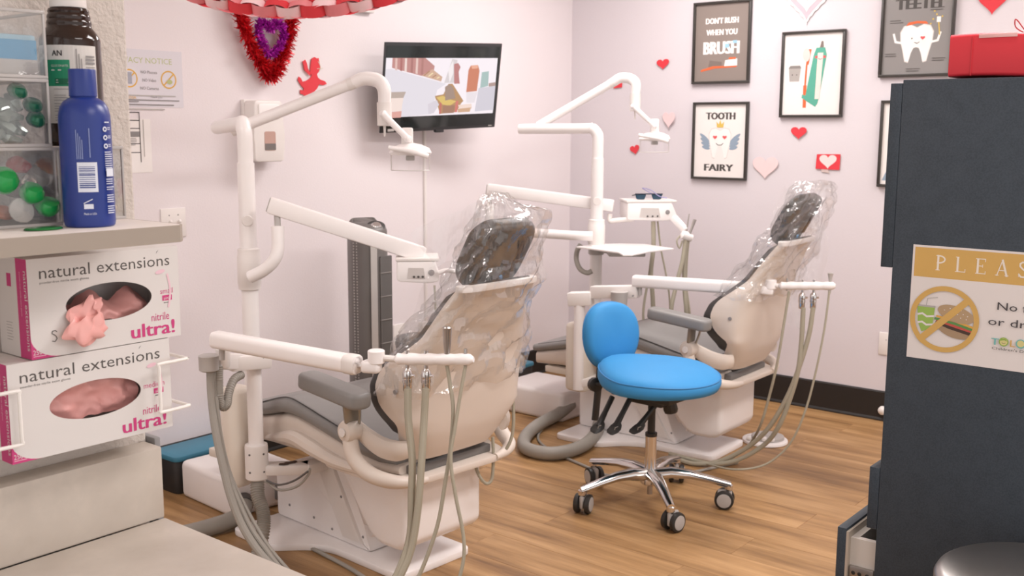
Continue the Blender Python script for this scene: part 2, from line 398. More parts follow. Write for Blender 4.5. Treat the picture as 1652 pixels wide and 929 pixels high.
# ---------------------------------------------------------------- foreground left: counter, backsplash, shelf, bins, bottles, glove boxes
KX = .876
ct = thing('counter', 'beige stone-look laminate counter with low backsplash below the glove boxes', 'counter', (.2, .8, 0))
bm = NB(); box(bm, (-.9, .25, .762), (KX, 1.402, .800), .003); part('worktop', bm, LAMINATE, ct)
part('backsplash', box(NB(), (-.9, 1.402, .800), (KX, 1.4495, .9136), .0025), LAMINATE, ct)
bm = NB(); box(bm, (-.9, .30, .09), (.862, 1.4495, .762)); part('cabinet_body', bm, mat('grey_end_panel', '#8c8a8b', .6), ct)
part('toe_kick', box(NB(), (-.9, .36, 0), (.85, 1.4495, .09)), BLACKP, ct)
bm = NB(); box(bm, (.8815, 1.43, .0), (.892, 1.57, .92), .002); solo('end_panel', bm, mat('grey_end_panel', '#8c8a8b', .6), 'narrow grey end panel on the wall beside the beige counter backsplash', 'panel')

bm = NB(); prism(bm, [(-.9, 1.2), (.790, 1.2), (.799, 1.209), (.799, 1.4495), (-.9, 1.4495)], (0, 0, 1.2515), (1, 0, 0), (0, 1, 0), (0, 0, 1), .0225, .0025)
shelf = thing('wall_shelf', 'wall shelf with a pale top and beige front band above the glove boxes', 'shelf', (.2, 1.3, 1.2515))
part('board', bm, mat('pale_laminate', '#e3dad3', .5, var=.02), shelf); EB = mat('beige_edge_band', '#a2968a', .5, var=.03)
bm = NB(); prism(bm, [(-.9, 1.1985), (.7905, 1.1985), (.8005, 1.2085), (.8005, 1.449), (.799, 1.449), (.799, 1.209), (.790, 1.2), (-.9, 1.2)], (0, 0, 1.2515), (1, 0, 0), (0, 1, 0), (0, 0, 1), .0222); part('edge_band', bm, EB, shelf)
for x in (.45, .76):
    pass

def glove_box(name, label, o, size_txt, hole, opening):
    """o = front bottom left corner; the opening shows the crumpled gloves inside"""
    Wd, Hd, Dp = .228 if opening else .242, .135, .085
    CARD = mat('white_carton', '#dcd7d4', .55, var=.02); MAG = mat('magenta_print', '#c93f7d', .6); TXT = mat('carton_lettering', '#57524f', .6); LP = mat('pale_pink_print', '#e9c4cf', .65)
    o = V(o); t = thing(name, label, 'box', (o.x + Wd / 2, o.y + Dp / 2, o.z), 0)
    cx, cz, rx, rz = hole; bm = NB(); n = 56
    def P(u, v, d=0): return o + Vector((u, d, v))
    el = [(cx + rx * math.cos(2 * PI * k / n), cz + rz * math.sin(2 * PI * k / n)) for k in range(n)]; out = []
    for (u, v) in el:
        dx, dz = u - cx, v - cz; s = min((Wd - cx) / dx if dx > 1e-6 else (-cx) / dx if dx < -1e-6 else 9, (Hd - cz) / dz if dz > 1e-6 else (-cz) / dz if dz < -1e-6 else 9); out.append((cx + dx * s, cz + dz * s))
    # snap the nearest ring points to the corners
    for c in ((0, 0), (Wd, 0), (Wd, Hd), (0, Hd)):
        k = min(range(n), key=lambda i: (out[i][0] - c[0]) ** 2 + (out[i][1] - c[1]) ** 2); out[k] = c
    a = [bm.verts.new(P(*q)) for q in out]; b = [bm.verts.new(P(*q)) for q in el]; c = [bm.verts.new(P(*q, .0012)) for q in el]; d = [bm.verts.new(P(*q, .0012)) for q in out]
    for k in range(n):
        j = (k + 1) % n; bm.faces.new((a[k], a[j], b[j], b[k])); bm.faces.new((b[k], b[j], c[j], c[k])); bm.faces.new((c[k], c[j], d[j], d[k]))
    for (p, q) in (((0, 0), (0, Hd)), ((Wd, 0), (Wd, Hd))): bm.faces.new([bm.verts.new(P(p[0], v, dd)) for v, dd in ((p[1], 0), (q[1], 0), (q[1], Dp), (p[1], Dp))])
    for v in (0, Hd): bm.faces.new([bm.verts.new(P(u, v, dd)) for u, dd in ((0, 0), (Wd, 0), (Wd, Dp), (0, Dp))])
    bm.faces.new([bm.verts.new(P(u, v, Dp)) for u, v in ((0, 0), (Wd, 0), (Wd, Hd), (0, Hd))])
    bmesh.ops.remove_doubles(bm, verts=bm.verts, dist=1e-6)
    part('carton', bm, CARD, t, smooth=False)
    A = Art(o, (1, 0, 0), (0, 0, 1), (0, -1, 0), .00004)
    arc = [(0, 0), (.042, 0)] + [(.042 - .042 * math.sin(k / 8 * PI / 2) ** 1.0, .029 * (1 - math.cos(k / 8 * PI / 2)) ** 1.0) for k in range(1, 9)]
    A.poly(arc, MAG); A.text('natural extensions', .0165, .1075, .0235, TXT, width=.197 if opening else .209)
    A.poly([(.192, .126), (.196, .131), (.193, .129)], TXT)
    A.text('powder-free nitrile exam gloves', .0165, .1005, .0047, TXT, width=.070)
    xr = .217 if opening else .231
    A.text(size_txt, xr, .066, .0115, MAG, width=.021 if opening else .034, align='r'); A.rect(xr - .018, .0555, xr - .002, .0635, MAG); A.text('pink', xr - .010, .0572, .006, CARD, width=.010, align='c'); A.lines(xr - .016, .052, .012, 1, .002, TXT, .0010)
    A.text('nitrile', xr - .008, .0275, .0165, MAG, width=.029, align='r'); A.text('ultra!', xr, .0065, .0285, MAG, width=.070, align='r', bold=.0009)
    A.text('250', .002, .006, .0095, CARD, width=.012); A.lines(.002, .0035, .022, 1, .002, LP, .0009)
    A.poly([(xr - .010 + .004 * math.sin(k / 6 * PI), .045 + .05 * k / 6) for k in range(7)] + [(xr - .010 + .004 * math.sin(k / 6 * PI) + .003, .045 + .05 * k / 6) for k in range(6, -1, -1)], LP); A.ell(xr - .02, .099, .008, .003, LP, 10)
    if opening: A.line([(.036, .0335), (.034, .0355), (.030, .035), (.029, .032), (.034, .0285), (.036, .0245), (.033, .0205), (.029, .0215)], .0011, TXT)
    A.done('front_print', t)
    B = Art(o + Vector((0, Dp, 0)), (0, -1, 0), (0, 0, 1), (-1, 0, 0), .00004)
    B.rect(Dp - .030, 0, Dp, Hd, MAG); B.text('natural extensions', Dp - .010, Hd - .016, .0125, CARD, width=.108, rot=-90); B.text('powder-free nitrile exam gloves', Dp - .021, Hd - .018, .004, LP, width=.06, rot=-90)
    B.rect(.028, Hd - .04, .040, Hd - .022, MAG); B.lines(.02, .045, .02, 7, .004, GREYINK)
    B.done('side_print', t)
    # crumpled gloves
    GL = mat('pink_nitrile', '#e9a9a3', .45, var=.08, scale=30); bm = NB(); nx, nz = 34, 22; g = []
    for i in range(nx + 1):
        r_ = []
        for k in range(nz + 1):
            u = cx - rx * 1.12 + 2.24 * rx * i / nx; v = cz - rz * 1.15 + rz * (2.3 if not opening else 1.25 + .35 * math.sin(i * .45 + 1)) * k / nz
            f = noise.noise(Vector((u * 28, v * 40, 3.1 + o.z))) + .5 * noise.noise(Vector((u * 75 + v * 40, v * 90, 7))); dd = .020 + .010 * f + (.03 * (k / nz) ** 2 if opening else .004)
            r_.append(bm.verts.new(P(u, v + .004 * noise.noise(Vector((u * 60, v * 30, 9))), max(dd, .003))))
        g.append(r_)
    for i in range(nx):
        for k in range(nz): bm.faces.new((g[i][k], g[i + 1][k], g[i + 1][k + 1], g[i][k + 1]))
    part('glove', bm, GL, t)
    if opening:                                       # the glove pulled half out
        bm = NB(); pts = [P(.100, .060, .02), P(.078, .060, -.006), P(.068, .046, -.014), P(.073, .031, -.014), P(.088, .023, -.010), P(.092, .020, -.004)]; Q = smooth_path(pts, 5); rings = []
        for i, p in enumerate(Q):
            s = i / (len(Q) - 1); w = (.013 + .010 * math.sin(PI * min(1, s * 1.2))) * (1 - .55 * max(0, s - .7) / .3); r_ = []
            for j in range(36):
                a = 2 * PI * j / 36; f = 1 + .38 * noise.noise(Vector((math.cos(a) * 1.7, math.sin(a) * 1.7, s * 5))) + .24 * math.sin(a * 5 + s * 9) + .10 * math.sin(a * 9 - s * 14)
                r_.append(p + Vector((math.cos(a) * w * f, .35 * math.sin(a) * w * f, (.55 * math.sin(a) + .35 * math.cos(a)) * w * f)))
            rings.append(r_)
        loft(bm, rings); bm2 = bm; part('pulled_glove', bm, GL, t, label='crumpled pink glove hanging out of the opening')
    return t
glove_box('glove_box', 'white and magenta glove carton marked small with a glove hanging out, upper of two', (.663, 1.36, 1.0917), 'small', (.1165, .0655, .0655, .0265), True)
glove_box('glove_box', 'white and magenta glove carton marked medium behind white wire hooks, lower of two', (.628, 1.36, .9555), 'medium', (.1235, .0665, .0690, .0265), False)
rk = thing('glove_box_rack', 'white coated wire rack holding the glove cartons to the wall', 'rack', (.75, 1.449, .95))
WIRE = mat('white_coated_wire', '#f0ebe6', .35)
for (xa, xb) in ((.893, .843), (.585, .636)):
    zt, zb = (1.057, .9845)
    part('wire_hook', tube(NB(), [(xa, 1.449, zt), (xa, 1.360, zt), (xa - .002 * (1 if xa > .7 else -1), 1.350, zt), ((xa + xb) / 2, 1.347, zt), (xb, 1.347, zt - .0005), (xb, 1.347, zt - .006), (xb, 1.347, (zt + zb) / 2), (xb, 1.347, zb + .006), (xb, 1.347, zb), ((xa + xb) / 2, 1.347, zb), (xa, 1.350, zb), (xa, 1.360, zb), (xa, 1.449, zb)], .0027, 8, 4), WIRE, rk)
part('back_plate', box(NB(), (.60, 1.445, .94), (.878, 1.4498, .952)), WIRE, rk)

# blue bottle
BOT = mat('blue_bottle_plastic', '#203683', .32, var=.05); WINK = mat('white_label_ink', '#dfe3ee', .6)
bo = (.705, 1.268, 1.2742); t = thing('lotion_bottle', 'royal blue squeeze bottle with disc cap standing on the shelf edge', 'bottle', bo)
part('body', lathe(NB(), [(.0285, 0), (.0305, .002), (.0313, .007), (.0313, .132), (.0309, .140), (.0288, .150), (.0245, .157), (.0188, .161), (.0155, .1625), (.0155, .165)], bo, seg=40), BOT, t)
part('cap', lathe(NB(), [(.0160, .1630), (.0168, .1640), (.0164, .196), (.0160, .1972)], bo, seg=32), BOT, t)
def cyl(o, R, a0):      # print wrapped on a cylinder; u in metres along the girth, a0 = angle at u = 0
    return lambda u, v, h: V(o) + Vector(((R + h) * math.cos(math.radians(a0) + u / R), (R + h) * math.sin(math.radians(a0) + u / R), v))
cam_ang = math.degrees(math.atan2(-bo[1], -bo[0]))
A = Art(bo, (1, 0, 0), (0, 0, 1), (0, -1, 0), .00012, cyl(bo, .0314, cam_ang))
A.rect(-.012, .045, .012, .082, WINK, 6)
for k in range(11): A.rect(-.010, .0500 + k * .0026, .009, .0500 + k * .0026 + random.choice((.0008, .0013, .0017)), BOT, 5); A.k -= 1
A.k += 1
A.text('Made in USA', .001, .0165, .0040, WINK, width=.015, align='c'); A.poly([(-.006, .024), (.005, .024), (.005, .030), (-.006, .030)], WINK); A.line([(-.006, .031), (.004, .036)], .001, WINK)
for k in range(4): A.rect(-.0115 + k * .0022, .086, -.0115 + k * .0022 + .0009, .122 - .004 * k, mat('pale_blue_ink', '#8f9cc9', .6))
A.rect(.0035, .088, .0045, .124, mat('pale_blue_ink', '#8f9cc9', .6))
for k in range(3): A.ring(.0245, .123 - .0105 * k, .0032, .0016, WINK); A.lines(.0285, .1245 - .0105 * k, .006, 2, .0022, WINK, .0008)
A.lines(.0235, .131, .010, 1, .002, WINK, .0012)
for z0, n in ((.094, 9), (.060, 3), (.050, 2), (.040, 4), (.026, 4)): A.lines(.022, z0, .013, n, .0028, WINK, .0010, 3)
A.rect(.0225, .064, .034, .074, WINK, 3)
A.done('label_print', t)

# amber bottle on the lower bins
AMB = mat('amber_bottle', '#2c1a12', .12, var=.1); LAB = mat('white_label', '#d8d3ce', .55); GRN = mat('green_label', '#1d8a63', .55)
bo = (.745, 1.366, 1.3745); t = thing('amber_bottle', 'large dark amber bottle with white cap and white and green label behind the blue bottle', 'bottle', bo)
part('body', lathe(NB(), [(.0365, 0), (.0383, .003), (.0385, .01), (.0385, .138), (.0375, .143), (.032, .152), (.0285, .156), (.0280, .159), (.0285, .161), (.0280, .164), (.0268, .166), (.0275, .169), (.0268, .172), (.0255, .174), (.0262, .177), (.025, .180), (.022, .181)], bo, seg=40), AMB, t)
part('cap', lathe(NB(), [(.0225, .1815), (.0232, .183), (.0225, .235), (.0215, .237)], bo, seg=32), WHITE2, t)
ca = math.degrees(math.atan2(-bo[1], -bo[0]))
A = Art(bo, (1, 0, 0), (0, 0, 1), (0, -1, 0), .00012, cyl(bo, .0387, ca))
A.rect(-.062, .030, .035, .131, LAB, 18); A.rect(-.040, .078, -.002, .112, GRN, 8); A.rect(-.022, .080, .004, .088, mat('dark_green_label', '#0f6546', .55), 5)
A.text('AN', -.024, .117, .0105, INK, width=.013, bold=.0003); A.text('GLUCONATE', -.026, .103, .004, LAB, width=.022); A.lines(-.026, .098, .016, 1, .003, LAB, .0014); A.lines(-.020, .0855, .02, 2, .003, LAB, .0008)
for z0, n in ((.074, 1), (.066, 3), (.055, 4), (.040, 3)): A.lines(-.024, z0, .020, n, .0032, GREYINK, .0007, 3)
for k in range(9): A.rect(.018, .080 + k * .0045, .031, .080 + k * .0045 + random.choice((.001, .002, .0028)), GREYINK, 4); A.k -= 1
A.k += 1
for k in range(3): A.rect(.006 + k * .003, .08, .0065 + k * .003 + .0006, .126 - k * .006, GREYINK)
A.done('label', t)

# clear storage bins
def clear_bin(label, a, b, lid=False, thick=.0025):
    a, b = V(a), V(b); t = thing('storage_bin', label, 'bin', ((a.x + b.x) / 2, (a.y + b.y) / 2, a.z)); k = thick
    part('front_panel', box(NB(), (a.x, a.y, a.z), (b.x, a.y + k, b.z), .0006), CLEAR, t)
    bm = NB()
    for (p, q) in (((a.x, a.y + k, a.z), (a.x + k, b.y, b.z)), ((b.x - k, a.y + k, a.z), (b.x, b.y, b.z)), ((a.x + k, b.y - k, a.z), (b.x - k, b.y, b.z)), ((a.x + k, a.y + k, a.z), (b.x - k, b.y - k, a.z + k))): box(bm, p, q, .0005)
    part('shell', bm, CLEAR, t)
    EDG = mat('acrylic_edge', '#b9b4b1', .25); bm = NB()
    for (p, q) in (((a.x, a.y - .0006, b.z - .004), (b.x, a.y + .0032, b.z)), ((a.x, a.y - .0006, a.z), (b.x, a.y + .0032, a.z + .004)), ((b.x - .003, a.y - .0006, a.z + .004), (b.x, a.y + .0032, b.z - .004)), ((a.x, a.y - .0006, a.z + .004), (a.x + .003, a.y + .0032, b.z - .004)), ((b.x - .003, a.y + .0032, b.z - .004), (b.x, b.y, b.z))): box(bm, p, q, .0006)
    part('rim', bm, EDG, t); return t
clear_bin('clear acrylic bin full of foil pods and green caps, at the bottom of the stack', (.53, 1.305, 1.2742), (.689, 1.443, 1.3742))
clear_bin('clear acrylic bin with pink and yellow pieces behind the blue bottle', (.696, 1.335, 1.2742), (.796, 1.443, 1.3740))
clear_bin('clear acrylic bin of green and silver wrapped pieces, middle of the stack', (.53, 1.305, 1.3746), (.680, 1.443, 1.4590))
clear_bin('clear bin with a light blue box in it, topmost of the stack', (.53, 1.305, 1.4594), (.680, 1.443, 1.5430))
GC = mat('green_cap_plastic', '#1f9a4a', .25, var=.15); SIL = mat('silver_foil', '#cfcac6', .2, .9, var=.2, scale=60)
def blob(p, r, m, label, cat='pod', group=None, flat=.6, seedv=0, name='foil_pod', ax=(0, -.6, .8)):
    bm = NB(); lathe(bm, [(r * .2, 0), (r * .75, r * .1 * flat), (r, r * .5 * flat), (r * .96, r * .9 * flat), (r * .7, r * 1.25 * flat), (r * .1, r * 1.35 * flat)], p, ax, 14)
    for v in bm.verts: v.co += noise.noise_vector(v.co * 60 + Vector((seedv, 0, 0))) * r * .12
    return solo(name, bm, m, label, cat, group)
blob((0.6585, 1.3320, 1.3247), .010, SIL, 'silver foil pod with a rolled rim above the green caps in the bottom bin', flat=1.0)
blob((0.6538, 1.3200, 1.3080), .015, GC, 'translucent green cap under the silver pod in the bottom bin', 'cap', name='bottle_cap', flat=1.1)
blob((0.6739, 1.3200, 1.2902), .0155, GC, 'translucent green cap at the right front corner of the bottom bin', 'cap', name='bottle_cap', flat=1.0)
blob((0.6381, 1.3140, 1.2950), .0165, LGREY, 'flat white printed disc leaning on the front of the bottom bin', 'disc', name='paper_disc', flat=.25, ax=(0, -1, .25))
blob((0.6194, 1.3200, 1.3228), .017, GC, 'bright green cap at the left side of the bottom bin', 'cap', name='bottle_cap', flat=1.2)
for i, (x, y, z, r, c, l) in enumerate([(*(0.6648, 1.3700, 1.3456), .016, '#9c3d3a', 'dark red pod at the back of the bottom bin'), (*(0.6870, 1.3600, 1.3307), .019, '#8a8580', 'grey foil pod at the back of the bottom bin'), (*(0.7037, 1.3650, 1.3414), .018, '#a5723f', 'orange brown pod at the back of the bottom bin'), (*(0.6811, 1.3520, 1.3028), .018, '#4c4038', 'dark brown pod between the green caps of the bottom bin'), (*(0.6475, 1.3450, 1.3167), .018, '#54453f', 'dark brown pod behind the white disc of the bottom bin'), (*(0.6250, 1.3350, 1.2884), .013, '#b06b57', 'salmon pink pod at the bottom left of the bottom bin')]):
    blob((x, y, z), r, mat('pod_%d' % i, c, .35, var=.2, scale=60), l, seedv=i)
blob((.742, 1.36, 1.283), .021, mat('pod_o', '#b86a3c', .4, var=.3, scale=50), 'orange pod in the right bin behind the blue bottle', flat=1.1)
blob((.722, 1.375, 1.317), .018, mat('pod_d', '#7d4a30', .4, var=.3, scale=50), 'brown pod on top of the orange one in the right bin', flat=1.0)
o = solo('pink_charm', tube(NB(), [(.777, 1.355, 1.303), (.780, 1.354, 1.316), (.783, 1.352, 1.329)], [.006, .009, .005], 12), mat('charm_pink', '#c9577f', .4), 'small glossy pink charm in the right bin', 'charm')
blob((.778, 1.36, 1.281), .013, mat('pod_y', '#d9c59a', .4), 'cream yellow bead at the bottom of the right bin', 'bead', name='bead', flat=1.3)
# wrapped pieces in the middle bin
bm = NB()
for i in range(26):
    p = Vector((.595 + random.random() * .072, 1.322 + random.random() * .045, 1.387 + random.random() * .05)); a = random.random() * 6.28; d = Vector((math.cos(a), .3 * math.sin(a), .6 * math.sin(a)))
    tube(bm, [p - d * .018, p, p + d * .018], [.003, .009, .003], 7, 2)
for v in bm.verts: v.co += noise.noise_vector(v.co * 90) * .004
o = solo('wrapped_pieces', bm, [mat('clear_wrapper', '#9aa39c', .15, .3, var=.4, scale=70)], 'heap of green and silver wrapped pieces in the middle bin', 'wrappers', kind='stuff')
for i, p in enumerate([(0.6432, 1.3180, 1.4374), (0.6628, 1.3200, 1.4202), (0.6649, 1.3170, 1.4032)]):
    blob(p, .012, mat('dark_green_foil', '#1f5f48', .2, .3, var=.2), ['green foil piece on top of the heap in the middle bin', 'long green foil piece at the right of the middle bin', 'green foil piece low at the right of the middle bin'][i], 'wrapper', name='foil_piece', flat=1.0, seedv=i)
bm = box(NB(), (.536, 1.315, 1.4625), (.672, 1.43, 1.513), .003)
t = solo('blue_carton', bm, mat('light_blue_carton', '#8fb3c4', .5, var=.1), 'light blue carton inside the topmost clear bin', 'box')
A = Art((.536, 1.315, 1.4625), (1, 0, 0), (0, 0, 1), (0, -1, 0)); A.rect(0, .020, .136, .044, mat('sky_print', '#4f93ba', .5)); A.rect(.02, .036, .055, .041, INK); A.rect(.0, .0, .136, .020, LGREY); A.done('carton_print', t)
t = None
# flat green leaf-like disc on the shelf
bm = NB(); lathe(bm, [(.019, 0), (.021, .001), (.019, .003), (.006, .0036)], (.640, 1.262, 1.2742), seg=24, sx=1.15, sy=.8); solo('green_disc', bm, mat('green_translucent', '#1c6b32', .2, var=.2), 'flat dark green disc lying on the shelf before the bottom bin', 'disc')

# ---------------------------------------------------------------- things on the walls
# television
tq = dict(c=(3.705, 3.424, 1.5935), yaw=-.161, tilt=.192, roll=.046); TW, TH = .688, .409
ux = Vector((math.cos(tq['yaw']), math.sin(tq['yaw']), 0)); n0 = Vector((math.sin(tq['yaw']), -math.cos(tq['yaw']), 0))
upv = Vector((0, 0, 1)) * math.cos(tq['tilt']) + n0 * math.sin(tq['tilt'])
tx = ux * math.cos(tq['roll']) + upv * math.sin(tq['roll']); ty = upv * math.cos(tq['roll']) - ux * math.sin(tq['roll']); tn = tx.cross(ty)   # towards the room
tc = V(tq['c'])
tv = thing('television', 'black flat television tilted on a wall arm showing a bright picture', 'television', (3.705, 3.60, 1.59))
TVB = mat('television_black', '#2b2b2d', .3); TVG = mat('television_glass', '#1d2222', .12)
part('cabinet', obox(NB(), tc - tn * .028, tx, ty, tn, TW - .07, TH - .06, .04, .01), TVB, tv)
part('bezel', obox(NB(), tc - tn * .002, tx, ty, tn, TW, TH, .008, .003), TVB, tv)
part('screen_glass', obox(NB(), tc + tn * .0024, tx, ty, tn, TW - .022, TH - .03, .002, .0005), TVG, tv)
part('sensor_bump', obox(NB(), tc - ty * (TH / 2 + .005) - tn * .006, tx, ty, tn, .05, .014, .02, .004), TVB, tv)
so = tc + tn * .0034 - tx * .334 - ty * .133; SW, SH = .655, .268
def em(h): return mat('screen_' + h, h, .3, emit=.95)
A = Art(so, tx, ty, tn, .00008)
def S(x, y): return ((x - 80) / 1050 * SW, (760 - y) / 580 * SH)
def SP(pts, c): A.poly([S(*p) for p in pts], em(c))
A.rect(0, 0, SW, SH, em('#ece3e8'))
SP([(80, 290), (130, 285), (640, 440), (560, 500), (520, 745), (80, 765)], '#d9d3da')
SP([(135, 180), (430, 180), (520, 260), (515, 300), (440, 350), (400, 355), (135, 275)], '#b98580')
for x, c in ((160, '#d8b5ad'), (205, '#a86a66'), (245, '#e3cfc8'), (300, '#a5706b'), (345, '#dcc0b8'), (395, '#a97670')): SP([(x, 182), (x + 18, 182), (x + 22, 300 + (x - 160) * .2), (x + 2, 294 + (x - 160) * .2)], c)
SP([(405, 355), (500, 290), (600, 370), (590, 415)], '#c8a48d')
for k in range(4): SP([(420 + 40 * k, 352 + 10 * k), (470 + 32 * k, 305 + 20 * k), (480 + 32 * k, 312 + 20 * k), (432 + 40 * k, 356 + 10 * k)], ('#a97f62', '#e6d3a9')[k % 2])
SP([(620, 430), (680, 190), (730, 200), (720, 430)], '#cfc6c7'); SP([(700, 240), (740, 230), (765, 270), (750, 320), (770, 440), (715, 440)], '#b57a78'); SP([(650, 300), (690, 200), (700, 330), (670, 430)], '#e9e1e2')
SP([(845, 300), (865, 255), (935, 250), (955, 310), (945, 520), (840, 530)], '#c47a5f'); SP([(865, 255), (935, 250), (935, 285), (880, 290)], '#e0a58c'); SP([(980, 325), (1050, 315), (1055, 470), (975, 490)], '#9fb6b3')
SP([(1060, 440), (1130, 430), (1130, 480), (1060, 475)], '#a98f88'); SP([(960, 490), (1130, 470), (1130, 725), (940, 735)], '#c9c4cd')
SP([(540, 560), (620, 545), (660, 440), (700, 440), (820, 620), (800, 640), (760, 730), (600, 745)], '#b0885f'); SP([(555, 575), (615, 560), (690, 600), (750, 620), (690, 665), (620, 650)], '#d3b56a'); SP([(630, 470), (670, 445), (710, 480), (740, 590), (640, 610)], '#9c8578')
SP([(745, 620), (770, 615), (765, 735), (742, 735)], '#c9736b'); SP([(620, 660), (740, 660), (735, 740), (625, 742)], '#9d7560'); SP([(480, 640), (560, 600), (585, 650), (540, 735), (490, 740)], '#cfc7cf'); SP([(590, 620), (612, 640), (610, 745), (590, 745)], '#bb6f62')
SP([(770, 660), (900, 650), (910, 700), (790, 720)], '#e6cfc4'); SP([(840, 530), (950, 530), (930, 640), (850, 640)], '#ded5d9'); SP([(770, 700), (900, 690), (890, 735), (770, 738)], '#c7a183')
SP([(95, 510), (270, 510), (250, 570), (100, 570)], '#b3a298'); SP([(100, 570), (250, 570), (240, 700), (110, 705)], '#e8d5cd'); SP([(110, 710), (242, 700), (240, 765), (115, 768)], '#d39d93')
A.done('screen_picture', tv)
part('wall_arm', beam(beam(NB(), tc - tn * .05, (3.73, YB - .012, 1.56), .05, .09, .004), (3.66, YB - .012, 1.56), (3.80, YB - .012, 1.56), .024, .20, .003), TVB, tv)
part('stickers', obox(obox(NB(), tc - ty * (TH / 2 - .012) - tx * .285 + tn * .003, tx, ty, tn, .035, .012, .002), tc - ty * (TH / 2 - .010) + tx * .31 + tn * .003, tx, ty, tn, .022, .004, .002), LGREY, tv)
bm = NB(); xw = (3.7784, 3.6220, 1.1182)[0]; box(bm, (xw - .007, YB - .012, (3.7841, 3.6220, 0.4312)[2]), (xw + .007, YB, 1.55), .002)
solo('cable_channel', bm, WHITE2, 'thin white cable channel running down the wall below the television', 'cable channel')

# two-gang switch on the back wall
p = V((2.3036, 3.6220, 1.0867)); q = V((2.4143, 3.6220, 1.0903)); t = thing('light_switch', 'white double toggle switch plate on the wall beside the shelf end', 'switch', (p.x + .057, YB, p.z - .115))
part('plate', box(NB(), (p.x, YB - .006, p.z - .115), (q.x, YB, p.z), .003), WHITE2, t)
for k in (0.32, .68):
    xx = p.x + (q.x - p.x) * k; part('toggle', beam(NB(), (xx, YB - .004, p.z - .060), (xx, YB - .020, p.z - .048), .009, .012, .002), WHITE2, t)
    part('screw', lathe(NB(), [(.003, 0), (.002, .0015)], (xx, YB - .006, p.z - .027), (0, -1, 0), 8), GREYINK, t)
# data and power outlet behind the fan
p = V((3.5529, 3.6220, 0.4514)); q = V((3.6191, 3.6220, 0.3235)); t = thing('data_outlet', 'white wall outlet with two red jacks low on the wall right of the tower fan', 'outlet', (p.x + .04, YB, q.z))
part('plate', box(NB(), (p.x, YB - .006, q.z), (p.x + .076, YB, p.z), .003), WHITE2, t)
for k, (u, v, c) in enumerate([(.025, .045, '#c2543f'), (.050, .045, '#c2543f'), (.025, .068, '#77716d'), (.050, .068, '#77716d')]):
    part('jack', box(NB(), (p.x + u - .008, YB - .010, q.z + v - .007), (p.x + u + .008, YB - .004, q.z + v + .007), .001), mat('jack_' + c, c, .4), t)
# cable box on the wall with loose wire
p = V((3.7571, 3.6220, 0.4350)); t = thing('cable_box', 'small white cable junction box at the foot of the cable channel', 'outlet', (p.x, YB, p.z - .06))
part('cover', box(NB(), (p.x - .03, YB - .035, p.z - .07), (p.x + .04, YB, p.z + .005), .004), WHITE2, t); part('wire', tube(NB(), [(p.x + .01, YB - .03, p.z), (p.x + .03, YB - .05, p.z + .05), (p.x + .06, YB - .04, p.z + .03), (p.x + .07, YB - .03, p.z - .04)], .003, 8), GREYINK, t)
# outlet on the right wall and door stop
p = V((5.0120, 1.7625, 0.4359)); q = V((5.0120, 1.7169, 0.3256)); t = thing('wall_outlet', 'white outlet plate low on the grey wall beside the charcoal cabinet', 'outlet', (XR, p.y - .036, q.z))
part('plate', box(NB(), (XR - .006, p.y - .072, q.z), (XR, p.y, p.z), .003), WHITE2, t); part('screw', lathe(NB(), [(.003, 0), (.002, .002)], (XR - .006, p.y - .036, q.z + .075), (-1, 0, 0), 8), GREYINK, t)
p = V((4.9950, 1.7192, 0.0540)); solo('door_stop', lathe(NB(), [(.022, 0), (.020, .012), (.012, .02), (.002, .022)], (XR - .0165, p.y, p.z), (-1, 0, 0), 16), WHITE2, 'small white round stop on the black baseboard', 'door stop')

# soap dispenser
p = V((2.7100, 3.6220, 1.5027)); q = V((2.8517, 3.5500, 1.2660)); x0, x1, z0, z1 = 2.655, 2.795, 1.300, 1.545
t = thing('soap_dispenser', 'white wall dispenser with a small window behind the light pole', 'dispenser', (2.72, YB, z0))
x0 = (2.6916, 3.5300, 1.3147)[0]; x1 = (2.8405, 3.5300, 1.3130)[0]; z0 = (2.7489, 3.5300, 1.2608)[2]; z1 = (2.7582, 3.5300, 1.5102)[2]
bm = NB(); prism(bm, roundpoly([(x0, z0), (x1, z0), (x1 + .004, z0 + .1), (x1 - .004, z1), (x0 + .004, z1), (x0 - .004, z0 + .1)], .018), (0, YB - .095, 0), (1, 0, 0), (0, 0, 1), (0, 1, 0), .070, .006); part('cover', bm, WHITE2, t)
bm = box(NB(), (x0 + .004, YB - .025, z0 + .035), (x1 + .006, YB, z1 + .004), .004); part('back_housing', bm, WHITE2, t)
bm = NB(); prism(bm, rrect((x1 - x0) * .72, .060, .008, 4, (x0 + x1) / 2, z1 - .045), (0, YB - .101, 0), (1, 0, 0), (0, 0, 1), (0, 1, 0), .008, .002); part('top_panel', bm, WHITE, t)
xm = (x0 + x1) / 2; bm = NB(); prism(bm, rrect(.056, .078, .008, 4, xm + .002, z0 + .085), (0, YB - .0965, 0), (1, 0, 0), (0, 0, 1), (0, 1, 0), .004); w = part('window', bm, mat('dispenser_window', '#c3a094', .3), t)
part('soap_level', box(NB(), (xm - .0255, YB - .0975, z0 + .048), (xm + .0295, YB - .0955, z0 + .075)), mat('dispenser_soap', '#77716e', .3), w)

